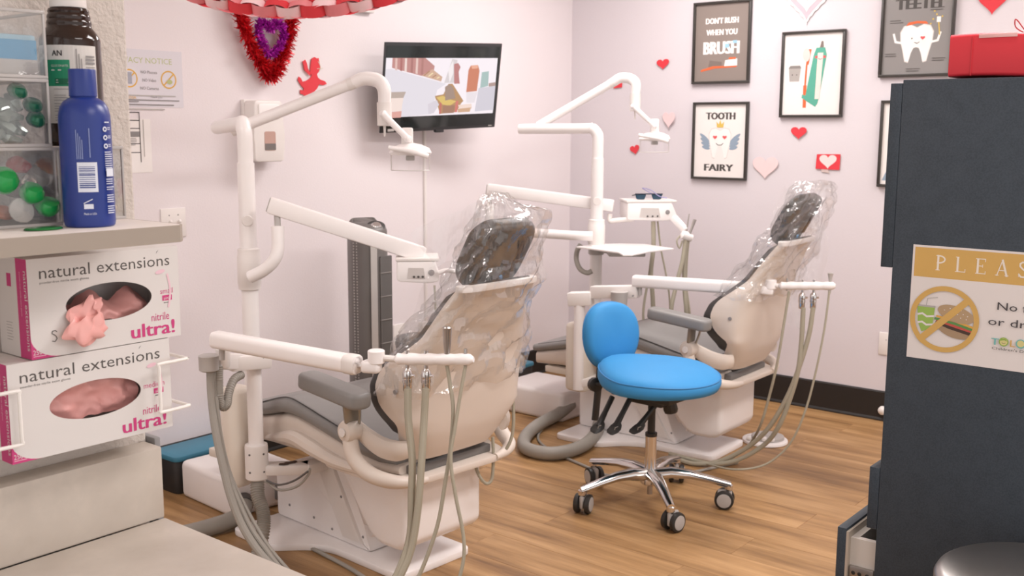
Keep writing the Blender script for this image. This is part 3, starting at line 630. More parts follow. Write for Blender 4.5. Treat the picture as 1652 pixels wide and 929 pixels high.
# notices on the back wall
t = thing('notice', 'white privacy notice sheet with two orange prohibition rings taped to the wall', 'notice', (2.30, YB, 1.62))
p = V((2.4273, 3.6220, 1.4750)); z1 = (2.4211, 3.6220, 1.6880)[2]; xr_, z0 = p.x, p.z; Wn = .345
bm = NB(); box(bm, (xr_ - Wn, YB - .0015, z0), (xr_, YB - .0003, z1)); part('sheet', bm, mat('notice_sheet', '#dcd8de', .7, var=.01), t)
Hn = z1 - z0; A = Art((xr_ - Wn, YB - .0015, z0), (1, 0, 0), (0, 0, 1), (0, -1, 0), .0002); OR = mat('orange_print', '#e0ae4c', .7); LG = mat('olive_green_print', '#b9bf86', .7)
A.text('PRIVACY NOTICE', Wn - .045, Hn - .050, .030, LG, width=.245, align='r')
for cx in (Wn - .228, Wn - .062):
    A.ring(cx, Hn - .108, .034, .005, OR); A.line([(cx - .022, Hn - .130), (cx + .022, Hn - .086)], .005, OR)
A.rect(Wn - .238, Hn - .128, Wn - .218, Hn - .085, mat('grey_blue_print', '#a9a9b4', .7)); A.ell(Wn - .058, Hn - .116, .012, .009, LG)
for k, s in enumerate(('NO Phones', 'NO Video', 'NO Cameras')): A.text(s, Wn - .146, Hn - .088 - k * .030, .016, GREYINK, width=(.068, .058, .078)[k], align='c')
for k, (u, w) in enumerate(((.03, .28), (.02, .305), (.03, .27), (.09, .17))): A.rect(u, Hn - .172 - k * .017, u + w, Hn - .168 - k * .017, GREYINK if k in (1, 2) else LGREY)
A.text('TOLOSA', .08, .03, .014, OR, width=.06); A.rect(.07, .018, .15, .021, GREYINK); A.text('Thank you', .20, .035, .010, GREYINK, width=.05); A.done('print', t)
t = thing('notice', 'white sheet with a black ruled table below the privacy notice', 'notice', (2.2, YB, 1.28))
p = V((2.2787, 3.6220, 1.2284)); z1 = (2.2892, 3.6220, 1.4305)[2]; x1, z0 = p.x, p.z
part('sheet', box(NB(), (x1 - .28, YB - .0015, z0), (x1, YB - .0003, z1)), PAPER, t); xk = (2.2334, 3.6220, 1.3186)[0] - (x1 - .28)
A = Art((x1 - .28, YB - .0015, z0), (1, 0, 0), (0, 0, 1), (0, -1, 0), .0002); Hn = z1 - z0
for v in (.075, .108, .165, .195, .225): A.rect(.03, v, xk, v + .003, INK)
A.rect(xk - .003, .04, xk, .225, INK); A.rect(xk - .055, .135, xk - .004, .155, GREYINK); A.lines(xk - .06, .128, .05, 5, .006, GREYINK, .002); A.rect(xk + .012, .06, xk + .015, .20, LGREY); A.done('print', t)

# white flat box high on the wall
p = V((3.4315, 3.6220, 1.9187)); t = thing('wall_box', 'white flat box with a dark square high on the wall above the cupid', 'wall box', (p.x - .12, YB, p.z))
part('body', box(NB(), (p.x - .26, YB - .03, p.z), (p.x, YB, p.z + .16), .004), WHITE2, t); part('display', box(NB(), (p.x - .20, YB - .032, p.z + .035), (p.x - .165, YB - .028, p.z + .08)), INK, t)

# cupid cut-out
p = V((2.9900, 3.6220, 1.5484)); k = .0026 * 1.12
def cup(pts): return [(x * k, -y * k) for x, y in pts]
o = V((2.9952, 3.6220, 1.7056)); body = [(27, 3), (33, 0), (38, 2), (41, 1), (42, 6), (44, 13), (42, 20), (37, 25), (39, 30), (44, 33), (53, 35), (56, 39), (48, 41), (41, 40), (37, 46), (31, 51), (23, 54), (20, 59), (14, 60), (10, 56), (4, 55), (4, 49), (10, 50), (11, 47), (6, 43), (0, 35), (2, 30), (6, 32), (9, 37), (15, 36), (21, 33), (25, 30), (27, 27), (24, 23), (25, 12)]
bm = NB(); prism(bm, cup(body), o - Vector((0, .006, 0)), (1, 0, 0), (0, 0, 1), (0, 1, 0), .002)
wing = [(9, 8), (14, 5), (17, 10), (19, 18), (24, 25), (23, 29), (17, 24), (12, 20), (11, 14)]; prism(bm, cup(wing), o - Vector((0, .010, 0)), (1, 0, 0), (0, 0, 1), (0, 1, 0), .002)
t = thing('cupid_cutout', 'red paper cupid silhouette with a pale bow on the wall left of the television', 'decoration', (o.x + .07, YB, o.z - .15)); part('figure', bm, RED, t)
part('bow', tube(tube(NB(), [o + Vector((.115, -.006, -.018)), o + Vector((.128, -.006, -.04)), o + Vector((.120, -.006, -.062))], .0015, 6), [o + Vector((.108, -.006, -.05)), o + Vector((.142, -.006, -.046))], .0013, 6), mat('pale_bow', '#d8d0bf', .7), t)

# tinsel hearts
def tinsel(name, label, path, rad, m, n, ln, seedv):
    random.seed(seedv); P = smooth_path([V(q) for q in path], 8); c = sum(P, Vector()) / len(P)
    t = thing(name, label, 'decoration', (c.x, YB, min(q.z for q in P)))
    part('core', tube(NB(), P, rad * .35, 8, smooth=False), m, t)
    bm = NB()
    for i in range(n):
        s = random.random() * (len(P) - 1); a = int(s); p = P[a].lerp(P[min(a + 1, len(P) - 1)], s - a)
        d = Vector((random.gauss(0, 1), -abs(random.gauss(0, .8)), random.gauss(0, 1))).normalized(); w = d.cross(Vector((random.gauss(0, 1), random.gauss(0, 1), random.gauss(0, 1)))).normalized() * .0028
        L = ln * (.6 + .6 * random.random()); q = p + d * L * .5 + w * random.gauss(0, 1); e = p + d * L
        e.y = min(e.y, YB - .002); q.y = min(q.y, YB - .002)
        v = [bm.verts.new(x) for x in (p - w, p + w, q + w * 1.3, q - w * 1.3, e + w * .4, e - w * .4)]
        bm.faces.new((v[0], v[1], v[2], v[3])); bm.faces.new((v[3], v[2], v[4], v[5]))
    part('tinsel_strands', bm, m, t, smooth=False, kind='stuff'); random.seed(seedv + 1)
TR = mat('red_tinsel', '#d8222e', .28, .5, var=.25, scale=80); TP = mat('purple_tinsel', '#c030b8', .28, .5, var=.25, scale=80)
def BW(*q): return [((2.8109, 3.5850, 1.7691)[0] + (x - 430) * HX, YB - .04, (2.8109, 3.5850, 1.7691)[2] - (y - 60) * HX * .96) for x, y in q]
HX = ((2.9739, 3.5850, 1.7802)[0] - (2.6567, 3.5850, 1.7586)[0]) / 100
tinsel('tinsel_heart', 'large red tinsel heart hanging high on the wall behind the paper chain', BW((428, 22), (418, 4), (402, -6), (386, 4), (386, 26), (392, 50), (406, 78), (422, 100), (433, 110), (444, 98), (455, 76), (464, 50), (470, 26), (468, 4), (454, -6), (440, 4), (430, 22)), .04, TR, 4200, .046, 3)
tinsel('tinsel_heart', 'small purple tinsel heart hung inside the red tinsel heart', [(x, y - .02, z) for x, y, z in BW((429, 50), (423, 44), (415, 43), (410, 52), (413, 64), (421, 76), (429, 84), (439, 76), (448, 64), (451, 52), (446, 43), (437, 43), (430, 50))], .026, TP, 1500, .026, 5)

# paper chain: links are rings of paper strip, in turn red and pink
pc = thing('paper_chain', 'red and pink paper chain garland drooping from the ceiling in front of the tinsel heart', 'garland', (2.2, 2.9, 1.9))
ca_ = [V(q) for q in ((1.9610, 2.9914, 1.8528), (2.0317, 2.8930, 1.8072), (2.1022, 2.7995, 1.7808), (2.1745, 2.7076, 1.7698), (2.2606, 2.6019, 1.7723), (2.3361, 2.5128, 1.7902), (2.4260, 2.4103, 1.8255), (2.5176, 2.3094, 1.8762))]
Pc = smooth_path(ca_, 12); acc = [0]
for a, b in zip(Pc, Pc[1:]): acc.append(acc[-1] + (b - a).length)
nl = 24
for i in range(nl):
    s = acc[-1] * (i + .5) / nl; j = max(k for k in range(len(acc)) if acc[k] <= s); j = min(j, len(Pc) - 2); p = Pc[j].lerp(Pc[j + 1], (s - acc[j]) / (acc[j + 1] - acc[j]))
    d = (Pc[j + 1] - Pc[j]).normalized(); side = d.cross(Vector((0, 0, 1))).normalized(); ang = (PI * .28 if i % 2 else -PI * .22) + random.uniform(-.2, .2); nn = side * math.cos(ang) + side.cross(d) * math.sin(ang); ww = nn.cross(d)
    bm = NB(); R = .036; rings = []
    for k in range(20):
        a = 2 * PI * k / 20; q = p + d * math.cos(a) * R * 1.12 + nn * math.sin(a) * R * .66
        rings.append((q - ww * .021, q + ww * .021))
    vs = [(bm.verts.new(a), bm.verts.new(b)) for a, b in rings]
    for k in range(20): bm.faces.new((vs[k][0], vs[(k + 1) % 20][0], vs[(k + 1) % 20][1], vs[k][1]))
    part('paper_link', bm, RED if i % 3 == 0 else (PINK if i % 3 == 1 else mat('rose_paper', '#e7868c', .7)), pc)
for q in (Pc[0], Pc[-1]):
    part('thread', tube(NB(), [q, (q.x, q.y, CEIL)], .001, 5), PAPER, pc)

# hearts on the grey wall
def wheart(label, px, w, h, m, off=.004, tilt=0, name='paper_heart', yaw=0):
    p = V(px); bm = NB(); c, s = math.cos(math.radians(tilt)), math.sin(math.radians(tilt))
    pts = [(x * c - y * s, x * s + y * c) for x, y in heart(w, h)]
    u = Vector((-math.sin(math.radians(yaw)), -math.cos(math.radians(yaw)), 0)); n = Vector((-math.cos(math.radians(yaw)), math.sin(math.radians(yaw)), 0))
    prism(bm, pts, p + n * off, u, (0, 0, 1), n, .0008)
    return solo(name, bm, m, label, 'heart')
XW = 5.008
wheart('red paper heart above left of the tooth fairy poster, its lobes spread', (5.0080, 3.0105, 1.7472), .078, .055, RED, tilt=4)
wheart('small red paper heart below the far lamp head, lowest of the red hearts', (5.0080, 3.1757, 1.2866), .062, .052, RED, tilt=14)
wheart('pale pink paper heart right beside the far lamp head', (5.0080, 2.9590, 1.4497), .085, .085, LPINK, .012, yaw=8)
wheart('red paper heart under the toothpaste poster', (5.0080, 2.2191, 1.3846), .084, .062, RED)
wheart('wide pale pink paper heart low between the tooth fairy poster and red card', (5.0080, 2.3912, 1.2081), .140, .112, mat('blush_paper', '#eed2d2', .8))
# red strip half hidden behind the far lamp arm
p = V((5.0080, 3.3287, 1.6763)); solo('red_card', prism(NB(), [(0, 0), (.06, .004), (.058, -.045), (.002, -.05)], p - Vector((.002, 0, 0)), (0, -1, 0), (0, 0, 1), (-1, 0, 0), .001), RED, 'red paper card half hidden behind the far lamp arm', 'card')
# red card with a heart-shaped hole showing white
p = V((5.0080, 2.0615, 1.2472)); t = thing('red_card', 'red paper card with a white heart in its middle under the toothpaste poster', 'card', tuple(p + Vector((0, 0, -.04))))
part('card', prism(NB(), [(-.062, -.036), (.060, -.038), (.062, .038), (-.058, .036)], p - Vector((.002, 0, 0)), (0, -1, 0), (0, 0, 1), (-1, 0, 0), .001), RED, t)
part('heart_inset', prism(NB(), heart(.088, .068), p - Vector((.0032, 0, 0)), (0, -1, 0), (0, 0, 1), (-1, 0, 0), .0006), mat('card_inset', '#e3d8d6', .8), t)
part('tape', prism(NB(), [(-.03, -.05), (.01, -.055), (.0, -.034), (-.035, -.034)], p - Vector((.0015, 0, 0)), (0, -1, 0), (0, 0, 1), (-1, 0, 0), .0005), mat('tape', '#cdb9b4', .4), t)
# doily heart at the top edge
p = V((5.0080, 2.2059, 2.0401)); t = thing('doily_heart', 'large pink heart on a lacy white doily heart above the toothpaste poster', 'heart', tuple(p - Vector((0, 0, .15))))
lace = [(x * (1 + .035 * math.cos(k * PI)), y * (1 + .035 * math.cos(k * PI))) for k, (x, y) in enumerate(heart(.262, .262, 30))]
part('doily', prism(NB(), lace, p - Vector((.002, 0, 0)), (0, -1, 0), (0, 0, 1), (-1, 0, 0), .0008), PAPER, t); part('pink_layer', prism(NB(), heart(.225, .222), p - Vector((.003, 0, 0)), (0, -1, 0), (0, 0, 1), (-1, 0, 0), .0008), mat('doily_pink', '#efb9c2', .8), t)
part('white_layer', prism(NB(), heart(.150, .140), p - Vector((.004, 0, 0)), (0, -1, 0), (0, 0, 1), (-1, 0, 0), .0008), PAPER, t); part('centre_heart', prism(NB(), heart(.07, .07), p + Vector((-.005, 0, .01)), (0, -1, 0), (0, 0, 1), (-1, 0, 0), .0008), PINK, t)
# red heart with a bow near the red box
p = V((5.0080, 1.3489, 1.9653)); t = thing('layered_heart', 'red paper heart with a dark red fold above the red gift box', 'heart', tuple(p - Vector((0, 0, .06)))); part('heart', prism(NB(), heart(.135, .125), p - Vector((.002, 0, 0)), (0, -1, 0), (0, 0, 1), (-1, 0, 0), .0008), RED, t)
part('fold', prism(NB(), [(.02, .02), (.06, .025), (.058, .05), (.015, .05)], p - Vector((.004, 0, 0)), (0, -1, 0), (0, 0, 1), (-1, 0, 0), .0008), mat('dark_red_paper', '#a3242d', .7), t)

# framed posters
FRAME = mat('black_frame', '#37332f', .4); GLASSY = .18
def poster(label, tl, br, dz=0, paper='#ece6e2'):
    tl, br = V(tl), V(br); Wp, Hp = tl.y - br.y, tl.z - br.z
    t = thing('framed_poster', label, 'poster', (XR, (tl.y + br.y) / 2, br.z)); o = Vector((XR - .002, tl.y, br.z)); k = .0125
    bm = NB()
    for (a, b) in (((0, 0), (Wp, k)), ((0, Hp - k), (Wp, Hp)), ((0, k), (k, Hp - k)), ((Wp - k, k), (Wp, Hp - k))):
        box(bm, (o.x - .020, o.y - b[0], o.z + a[1]), (o.x, o.y - a[0], o.z + b[1]), .0015)
    part('frame', bm, FRAME, t); part('print_sheet', box(NB(), (o.x - .008, o.y - Wp + k, o.z + k), (o.x - .004, o.y - k, o.z + Hp - k)), mat('poster_paper_' + paper, paper, .35, var=.015), t)
    return t, Art(o - Vector((.008, 0, 0)), (0, -1, 0), (0, 0, 1), (-1, 0, 0), .00012), Wp, Hp
def tooth(A, cx, cy, w, h, m, out):
    P = [(0, .42), (.20, .50), (.40, .46), (.50, .30), (.48, .05), (.40, -.20), (.33, -.47), (.22, -.50), (.15, -.25), (.08, -.12), (0, -.10)]
    full = [(x, y) for x, y in P] + [(-x, y) for x, y in P[-2:0:-1]]
    A.poly([(cx + x * w * 1.05, cy + y * h * 1.05) for x, y in full], out); A.poly([(cx + x * w, cy + y * h) for x, y in full], m)
PW_ = mat('poster_white', '#f3eeea', .5); PK = mat('poster_black', '#4a4643', .6); OUT = mat('poster_outline', '#d8d1cc', .6); PRD = mat('poster_red', '#dd5a5c', .6); PGO = mat('poster_gold', '#d9b95a', .6); PBL = mat('poster_blue_grey', '#8fa0b1', .6); PTE = mat('poster_teal', '#57a892', .6); POR = mat('poster_orange', '#e2683a', .6); PGR = mat('poster_grey', '#aaa49f', .6); PLB = mat('poster_light_blue', '#9cc6de', .6)
t, A, w, h = poster('black framed brown poster reading DONT RUSH WHEN YOU BRUSH', (4.9920, 2.8268, 2.0549), (4.9920, 2.4979, 1.6377), paper='#8d817a')
A.text("DON'T RUSH", w / 2, h - .112, .042, PW_, width=.185, align='c', bold=.0022); A.text('WHEN YOU', w / 2, h - .170, .042, PW_, width=.175, align='c', bold=.0022); A.text('BRUSH', w / 2, h - .266, .092, PW_, width=.200, align='c', bold=.0048)
A.rect(w / 2 + .02, h - .236, w / 2 + .045, h - .216, PLB); A.rect(w / 2 + .065, h - .215, w / 2 + .09, h - .20, PLB)
A.poly([(.09, .075), (.17, .09), (.17, .11), (.10, .12)], mat('poster_shadow_brown', '#7a6d66', .6)); A.poly([(.05, .062), (.13, .078), (.25, .082), (.26, .088), (.12, .090), (.05, .072)], POR); A.poly([(.185, .088), (.258, .090), (.258, .125), (.19, .118)], PW_); A.rect(.21, .122, .25, .132, POR)
A.done('print', t)
t, A, w, h = poster('black framed TOOTH FAIRY poster with a winged tooth', (4.9920, 2.8128, 1.5434), (4.9920, 2.4928, 1.1405))
A.text('TOOTH', w / 2, h - .090, .052, PK, width=.165, align='c', bold=.0034); A.text('FAIRY', w / 2 - .002, .045, .052, PK, width=.165, align='c', bold=.0034)
tooth(A, w / 2, h / 2 - .012, .125, .155, PW_, OUT)
for s in (-1, 1):
    for k in range(4): A.ell(w / 2 + s * (.080 + .003 * k), h / 2 - .035 + .017 * k, .024 + .004 * k, .0095, PBL, s * (14 + 8 * k), n=14)
A.poly([(w / 2 - .018, h / 2 + .070), (w / 2 + .018, h / 2 + .070), (w / 2 + .022, h / 2 + .100), (w / 2 + .008, h / 2 + .086), (w / 2, h / 2 + .110), (w / 2 - .008, h / 2 + .086), (w / 2 - .022, h / 2 + .100)], PGO)
for s in (-1, 1): A.poly([(w / 2 + s * .028 + x, h / 2 + .018 + y) for x, y in heart(.026, .020, 8)], PRD)
A.line([(w / 2 - .02, h / 2 - .012), (w / 2 - .01, h / 2 - .021), (w / 2 + .01, h / 2 - .021), (w / 2 + .02, h / 2 - .012)], .003, PK); A.done('print', t)
t, A, w, h = poster('black framed poster of a cup, an orange toothbrush and a teal toothpaste tube', (4.9920, 2.3235, 1.8799), (4.9920, 2.0008, 1.4630))
A.poly([(.045, .175), (.095, .175), (.103, .245), (.038, .245)], PGR); A.poly([(.038, .238), (.103, .238), (.098, .252), (.046, .252)], mat('poster_dark_grey', '#86807c', .6)); A.rect(.056, .205, .061, .210, PK); A.rect(.079, .205, .084, .210, PK)
A.line([(.128, .052), (.127, .15)], .017, POR); A.line([(.127, .14), (.131, .25), (.136, .285)], .009, POR); A.line([(.135, .26), (.146, .325)], .014, POR); A.ell(.128, .302, .019, .032, mat('poster_bristle', '#d9d1cb', .6), 4)
A.poly([(.128, .085), (.185, .050), (.200, .085), (.232, .30), (.222, .335), (.178, .335), (.165, .30)], PTE); A.poly([(.195, .335), (.215, .335), (.212, .365), (.202, .365)], mat('poster_cap', '#7d6f6a', .6)); A.poly([(.180, .088), (.205, .088), (.214, .31), (.186, .31)], mat('poster_blush', '#ecd9d0', .6))
A.poly([(.112, .095), (.130, .085), (.192, .060), (.198, .075), (.135, .105), (.115, .112)], PTE); A.rect(.173, .284, .186, .296, PRD); A.rect(.214, .284, .227, .296, PRD); A.line([(.190, .283), (.200, .278), (.209, .283)], .0025, PK); A.done('print', t)
t, A, w, h = poster('black framed grey poster reading TEETH with a waving tooth', (4.9920, 1.8338, 2.0565), (4.9920, 1.5016, 1.6462), paper='#8b8785')
A.text('TEETH', w / 2, h - .105, .066, PK, width=.200, align='c', bold=.0048); tooth(A, w / 2, h / 2 - .055, .145, .165, PW_, OUT)
for s in (-1, 1): A.line([(w / 2 + s * .07, h / 2 - .05), (w / 2 + s * .095, h / 2 - .045), (w / 2 + s * .105, h / 2 - .01)], .010, PW_)
A.rect(w / 2 - .024, h / 2 - .035, w / 2 - .018, h / 2 - .029, PK); A.poly([(w / 2 + .028 + x, h / 2 - .032 + y) for x, y in heart(.022, .018, 8)], PRD); A.line([(w / 2 - .008, h / 2 - .05), (w / 2 + .003, h / 2 - .055), (w / 2 + .014, h / 2 - .049)], .003, PK)
A.poly([(w / 2 - .05, h / 2 + .025), (w / 2, h / 2 + .035), (w / 2 + .05, h / 2 + .03), (w / 2 + .04, h / 2 + .042), (w / 2, h / 2 + .046), (w / 2 - .04, h / 2 + .04)], POR); A.line([(w / 2 + .102, h / 2 - .02), (w / 2 + .092, h / 2 + .06)], .005, PGO); A.rect(w / 2 + .086, h / 2 + .035, w / 2 + .104, h / 2 + .06, PW_)
for (a, b) in ((.07, .05), (.085, .07), (.06, .03), (.11, .06), (.075, .085)): A.ell(w / 2 + a, h / 2 + b, .004, .004, PGO, n=8)
for (a, b) in ((-.125, .05), (.055, .10), (-.14, -.10), (.075, -.125), (-.04, -.17)): A.lines(w / 2 + a, h / 2 + b, .065, 2, .010, PK, .0025)
A.done('print', t)
t, A, w, h = poster('black framed white poster mostly hidden behind the charcoal cabinet', (4.9920, 1.8113, 1.5401), (4.9920, 1.5792, 1.1361))
A.poly([(.046, .135), (.06, .14), (.06, .15), (.05, .15)], PRD); A.poly([(.02, .03), (.05, .03), (.075, .13), (.06, .12)], PBL); A.ell(.13, .2, .06, .09, PGR); A.done('print', t)

# ---------------------------------------------------------------- the two patient chairs (local: +y to the toes, +x to the patient's left as seen from the head)
SHELLC = mat('chair_shell_cream', '#dbcfc4', .42, var=.02, scale=4)
def tab(T, z):
    def L(z):
        if z <= T[0][0]: return T[0][1]
        for (a, va), (b, vb) in zip(T, T[1:]):
            if z <= b: return va + (vb - va) * (z - a) / (b - a)
        return T[-1][1]
    return (L(z - .008) + 2 * L(z) + L(z + .008)) / 4
WT = [(.41, .165), (.45, .190), (.50, .220), (.55, .250), (.60, .264), (.65, .266), (.70, .260), (.74, .245), (.77, .222), (.80, .203), (.88, .181), (.95, .163), (.99, .150)]      # half width
FT = [(.41, -.030), (.45, -.042), (.505, -.070), (.53, -.086), (.548, -.090), (.567, -.060), (.60, -.032), (.65, -.018), (.69, -.030), (.72, -.052), (.748, -.090), (.80, -.150), (.90, -.215), (.99, -.285)]   # front edge of the shell sides
RT = [(.45, -.060), (.47, -.055), (.49, -.050), (.505, -.042), (.535, -.030), (.575, .004), (.61, .015), (.65, .017), (.70, -.006), (.75, -.066), (.80, -.122), (.90, -.190), (.99, -.262)]                  # front rim of the cushion sides
KT = [(.41, -.100), (.45, -.120), (.50, -.140), (.60, -.162), (.70, -.182), (.80, -.212), (.90, -.253), (.99, -.308)]                                                             # back of the shell
def d_section(w, yf, yk, z, n=13, e=.50):
    """open D: left front edge, round the back, right front edge"""
    o = []
    for i in range(2 * n - 1):
        a = PI * i / (2 * n - 2); c, s_ = math.cos(a), math.sin(a); o.append((-w * math.copysign(abs(c) ** e, c), yf + (yk - yf) * abs(s_) ** e, z))
    return o
def make_chair():
    t = thing('dental_chair', 'grey and cream dental chair nearest the camera beside the beige counter', 'dental chair', (2.349, 2.205, 0), -3.3)
    P = lambda n, bm, m, par=None, **k: part(n, bm, m, par or t, world=False, **k)
    # base
    out = roundpoly([(-.158, 0), (.158, 0), (.158, .33), (.25, .43), (.25, .73), (-.292, .73), (-.292, .50), (-.20, .42), (-.16, .34)], .035, 5)
    bm = NB(); prism(bm, out, (0, 0, 0), (1, 0, 0), (0, 1, 0), (0, 0, 1), .024, .004); P('base_plate', bm, WHITE)
    bm = NB(); prism(bm, roundpoly([(.20, .024), (.72, .024), (.72, .20), (.60, .255), (.42, .285), (.30, .285)], .02), (-.110, 0, 0), (0, 1, 0), (0, 0, 1), (1, 0, 0), .24, .012); ped = P('pedestal', bm, WHITE)
    bm = NB(); prism(bm, [(.235, .05), (.33, .05), (.47, .285), (.385, .295)], (-.124, 0, 0), (0, 1, 0), (0, 0, 1), (1, 0, 0), .02, .005); P('lift_arm', bm, WHITE2)
    bm = NB()
    for (y, z) in ((.50, .07), (.64, .08), (.33, .19), (.22, .08), (.40, .055)): lathe(bm, [(.005, 0), (.004, .002)], (-.1105 if y > .35 else -.1245, y, z), (-1, 0, 0), 8)
    P('cover_screws', bm, GREYINK, kind='stuff')
    bm = NB(); prism(bm, roundpoly([(-.035, .345), (-.035, .13), (.0, .100), (.105, .100), (.15, .13), (.285, .30), (.285, .345)], .035, 5), (-.165, 0, 0), (0, 1, 0), (0, 0, 1), (1, 0, 0), .335, .022, 3); P('lift_cover', bm, WHITE)
    # seat frame and mechanism under the back
    bm = NB(); prism(bm, roundpoly([(-.255, .27), (-.255, -.02), (-.20, -.11), (.20, -.12), (.25, -.03), (.25, .27)], .05, 4), (0, 0, .345), (1, 0, 0), (0, 1, 0), (0, 0, 1), .022, .004); P('seat_frame', bm, SHELLC)
    bm = NB(); box(bm, (-.17, -.075, .367), (.17, .02, .392), .004); box(bm, (-.10, -.05, .392), (-.02, .0, .43), .004); box(bm, (.05, -.06, .385), (.09, -.02, .44), .004); P('recline_mechanism', bm, mat('mechanism_grey', '#6f6b68', .5))
    bm = NB(); box(bm, (-.19, .0, .367), (.19, .06, .45)); P('mechanism_cover', bm, DGREY)
    # seat shell and cushion
    st = [(-.045, .20, .368, .395, .02), (.10, .243, .358, .420, .03), (.26, .247, .352, .452, .03), (.40, .246, .355, .472, .03), (.47, .238, .350, .470, .03), (.62, .215, .335, .432, .03), (.75, .190, .315, .400, .03), (.935, .160, .300, .358, .02)]
    P('seat_shell', slab_loft(NB(), st), SHELLC)
    bm = NB(); tube(bm, [(-.245, .0, .370), (-.252, .18, .372), (-.255, .30, .392), (-.250, .40, .405), (-.238, .50, .385), (-.222, .60, .360)], [.010, .020, .026, .026, .018, .008], 10); P('shell_moulding', bm, SHELLC)
    cs = [(-.03, .205, .395, .435, .03), (.02, .235, .400, .448, .03), (.12, .252, .416, .470, .03), (.26, .254, .448, .500, .03), (.38, .253, .470, .524, .03), (.44, .250, .474, .530, .03), (.50, .244, .466, .520, .03), (.62, .222, .432, .482, .03), (.74, .200, .402, .442, .03), (.92, .175, .362, .397, .03), (.955, .158, .358, .388, .02)]
    bm = slab_loft(NB(), cs); cu = P('seat_cushion', bm, GREYV)
    bm = NB()
    for s in (-1, 1): tube(bm, [(s * (h - .012), y, z1 - .001) for y, h, z0, z1, r in cs[1:-1]], .0022, 6)
    P('seam', bm, DGREYV, cu)
    # backrest: D-shaped shell whose rounded side lobes wrap forward, cushion rim showing in front of them
    zs = [.415 + (.955 - .415) * i / 40 for i in range(41)]; rings = []
    for i, z in enumerate(zs):
        q = 1 - .5 * max(0, 1 - min(i, 40 - i) / 1.5) * .06; w, yf, yk = tab(WT, z) * q, tab(FT, z), tab(KT, z); yk2 = yf + (yk - yf) * q
        rings.append(d_section(w, yf, yk2, z) + d_section(w - .012, yf, yk2 + .012, z)[::-1])
    sh = P('back_shell', loft(NB(), rings), SHELLC, ang=.8)
    bm = NB(); rings = [d_section(tab(WT, .955) + k, tab(FT, .955) + .004, tab(KT, .955) - k, z) + d_section(tab(WT, .955) - .02, tab(FT, .955) + .004, tab(KT, .955) + .02, z)[::-1] for z, k in ((.943, .002), (.950, .004), (.960, .003), (.963, -.002))]
    P('shell_top_edge', loft(bm, rings), WHITE2, sh)
    rings = []
    for i in range(41):
        z = .475 + (.965 - .475) * i / 40; e = min(1, min(i, 40 - i) / 3); w, yf, yr, yk = tab(WT, z) - .004 - .03 * (1 - e), tab(FT, z) - .012, tab(RT, z), tab(KT, z); yr = yf + (yr - yf) * (.4 + .6 * e); yc = yk + .095 * (.5 + .5 * e)
        yc = min(yc, yr); pts = [(-w, yf), (-w, yf + (yr - yf) * .35), (-w * .998, yf + (yr - yf) * .8), (-w * .985, yr - .002), (-w * .93, yr)]
        mid = [(-w * .93 + 1.86 * w * k / 12, yr + (yc - yr) * math.sin(PI * k / 12) ** .8) for k in range(1, 12)]
        pts = pts + mid + [(-x, y) for x, y in pts[::-1]] + [(w * .5, yf - .004), (0, min(yf, yc - .02)), (-w * .5, yf - .004)]
        rings.append([(x, y, z) for x, y in pts])
    P('back_cushion', loft(NB(), rings), DGREYV, ang=.9)
    bm = NB(); lathe(bm, [(.008, 0), (.007, .003)], (-.262, -.105, .648), (-1, -.15, 0), 10); P('shell_screw', bm, GREYINK, sh)
    # headrest
    c, s = math.cos(.53), math.sin(.53); hx, hu, hn = Vector((1, 0, 0)), Vector((0, -s, c)), Vector((0, c, s)); ho = Vector((0, -.264, 1.036))
    P('headrest_bar', obox(NB(), ho - hu * .10 - hn * .016, hx, hu, hn, .06, .14, .014, .003), DGREY)
    bm = NB(); prof = roundpoly([(-.085, -.112), (.085, -.112), (.122, -.06), (.122, .075), (.082, .118), (-.082, .118), (-.122, .075), (-.122, -.06)], .05, 5); prism(bm, prof, ho - hn * .028, hx, hu, hn, .058, .020, 4)
    for v in bm.verts:
        q = v.co - ho; x = q.dot(hx); v.co += hn * (x * x * 1.2)
    hr = P('headrest_cushion', bm, DGREYV, ang=.8)
    P('back_slot', obox(NB(), ho - hn * .028 + hx * .050 + hu * .02, (hx + hu * .08).normalized(), (hu - hx * .08).normalized(), hn, .020, .13, .006, .002), mat('dark_maroon', '#2e1a1a', .5), hr)
    P('blue_strip', obox(NB(), ho - hn * .029 + hx * .028 - hu * .085, (hx + hu * .5).normalized(), (hu - hx * .5).normalized(), hn, .012, .07, .006, .002), mat('sky_blue_strip', '#5b9fd2', .4), hr)
    # armrests: yoke, pivot, post, pad
    for sd in (-1, 1):
        bm = NB(); tube(bm, [(sd * .302, .055, .522), (sd * .304, .052, .48), (sd * .304, .034, .43), (sd * .290, -.015, .390), (sd * .258, -.075, .372), (sd * .205, -.105, .364), (sd * .15, -.113, .360)], [.021, .024, .0245, .024, .022, .017, .012], 14, flat=1.0)
        lathe(bm, [(.012, 0), (.029, .004), (.034, .014), (.034, .05), (.029, .06), (.012, .064)], (sd * .330, .055, .510), (-sd, 0, 0), 24); yk = P('arm_yoke', bm, SHELLC)
        P('pivot_disc', lathe(NB(), [(.014, 0), (.013, .003)], (sd * .332, .055, .510), (sd, 0, 0), 20), WHITE2, yk)
        bm = NB(); tube(bm, [(sd * .272, .055, .512), (sd * .268, .015, .490), (sd * .256, -.035, .468), (sd * .236, -.075, .460), (sd * .205, -.095, .462)], [.013, .016, .018, .018, .015], 12, flat=1.9); P('back_link', bm, SHELLC)
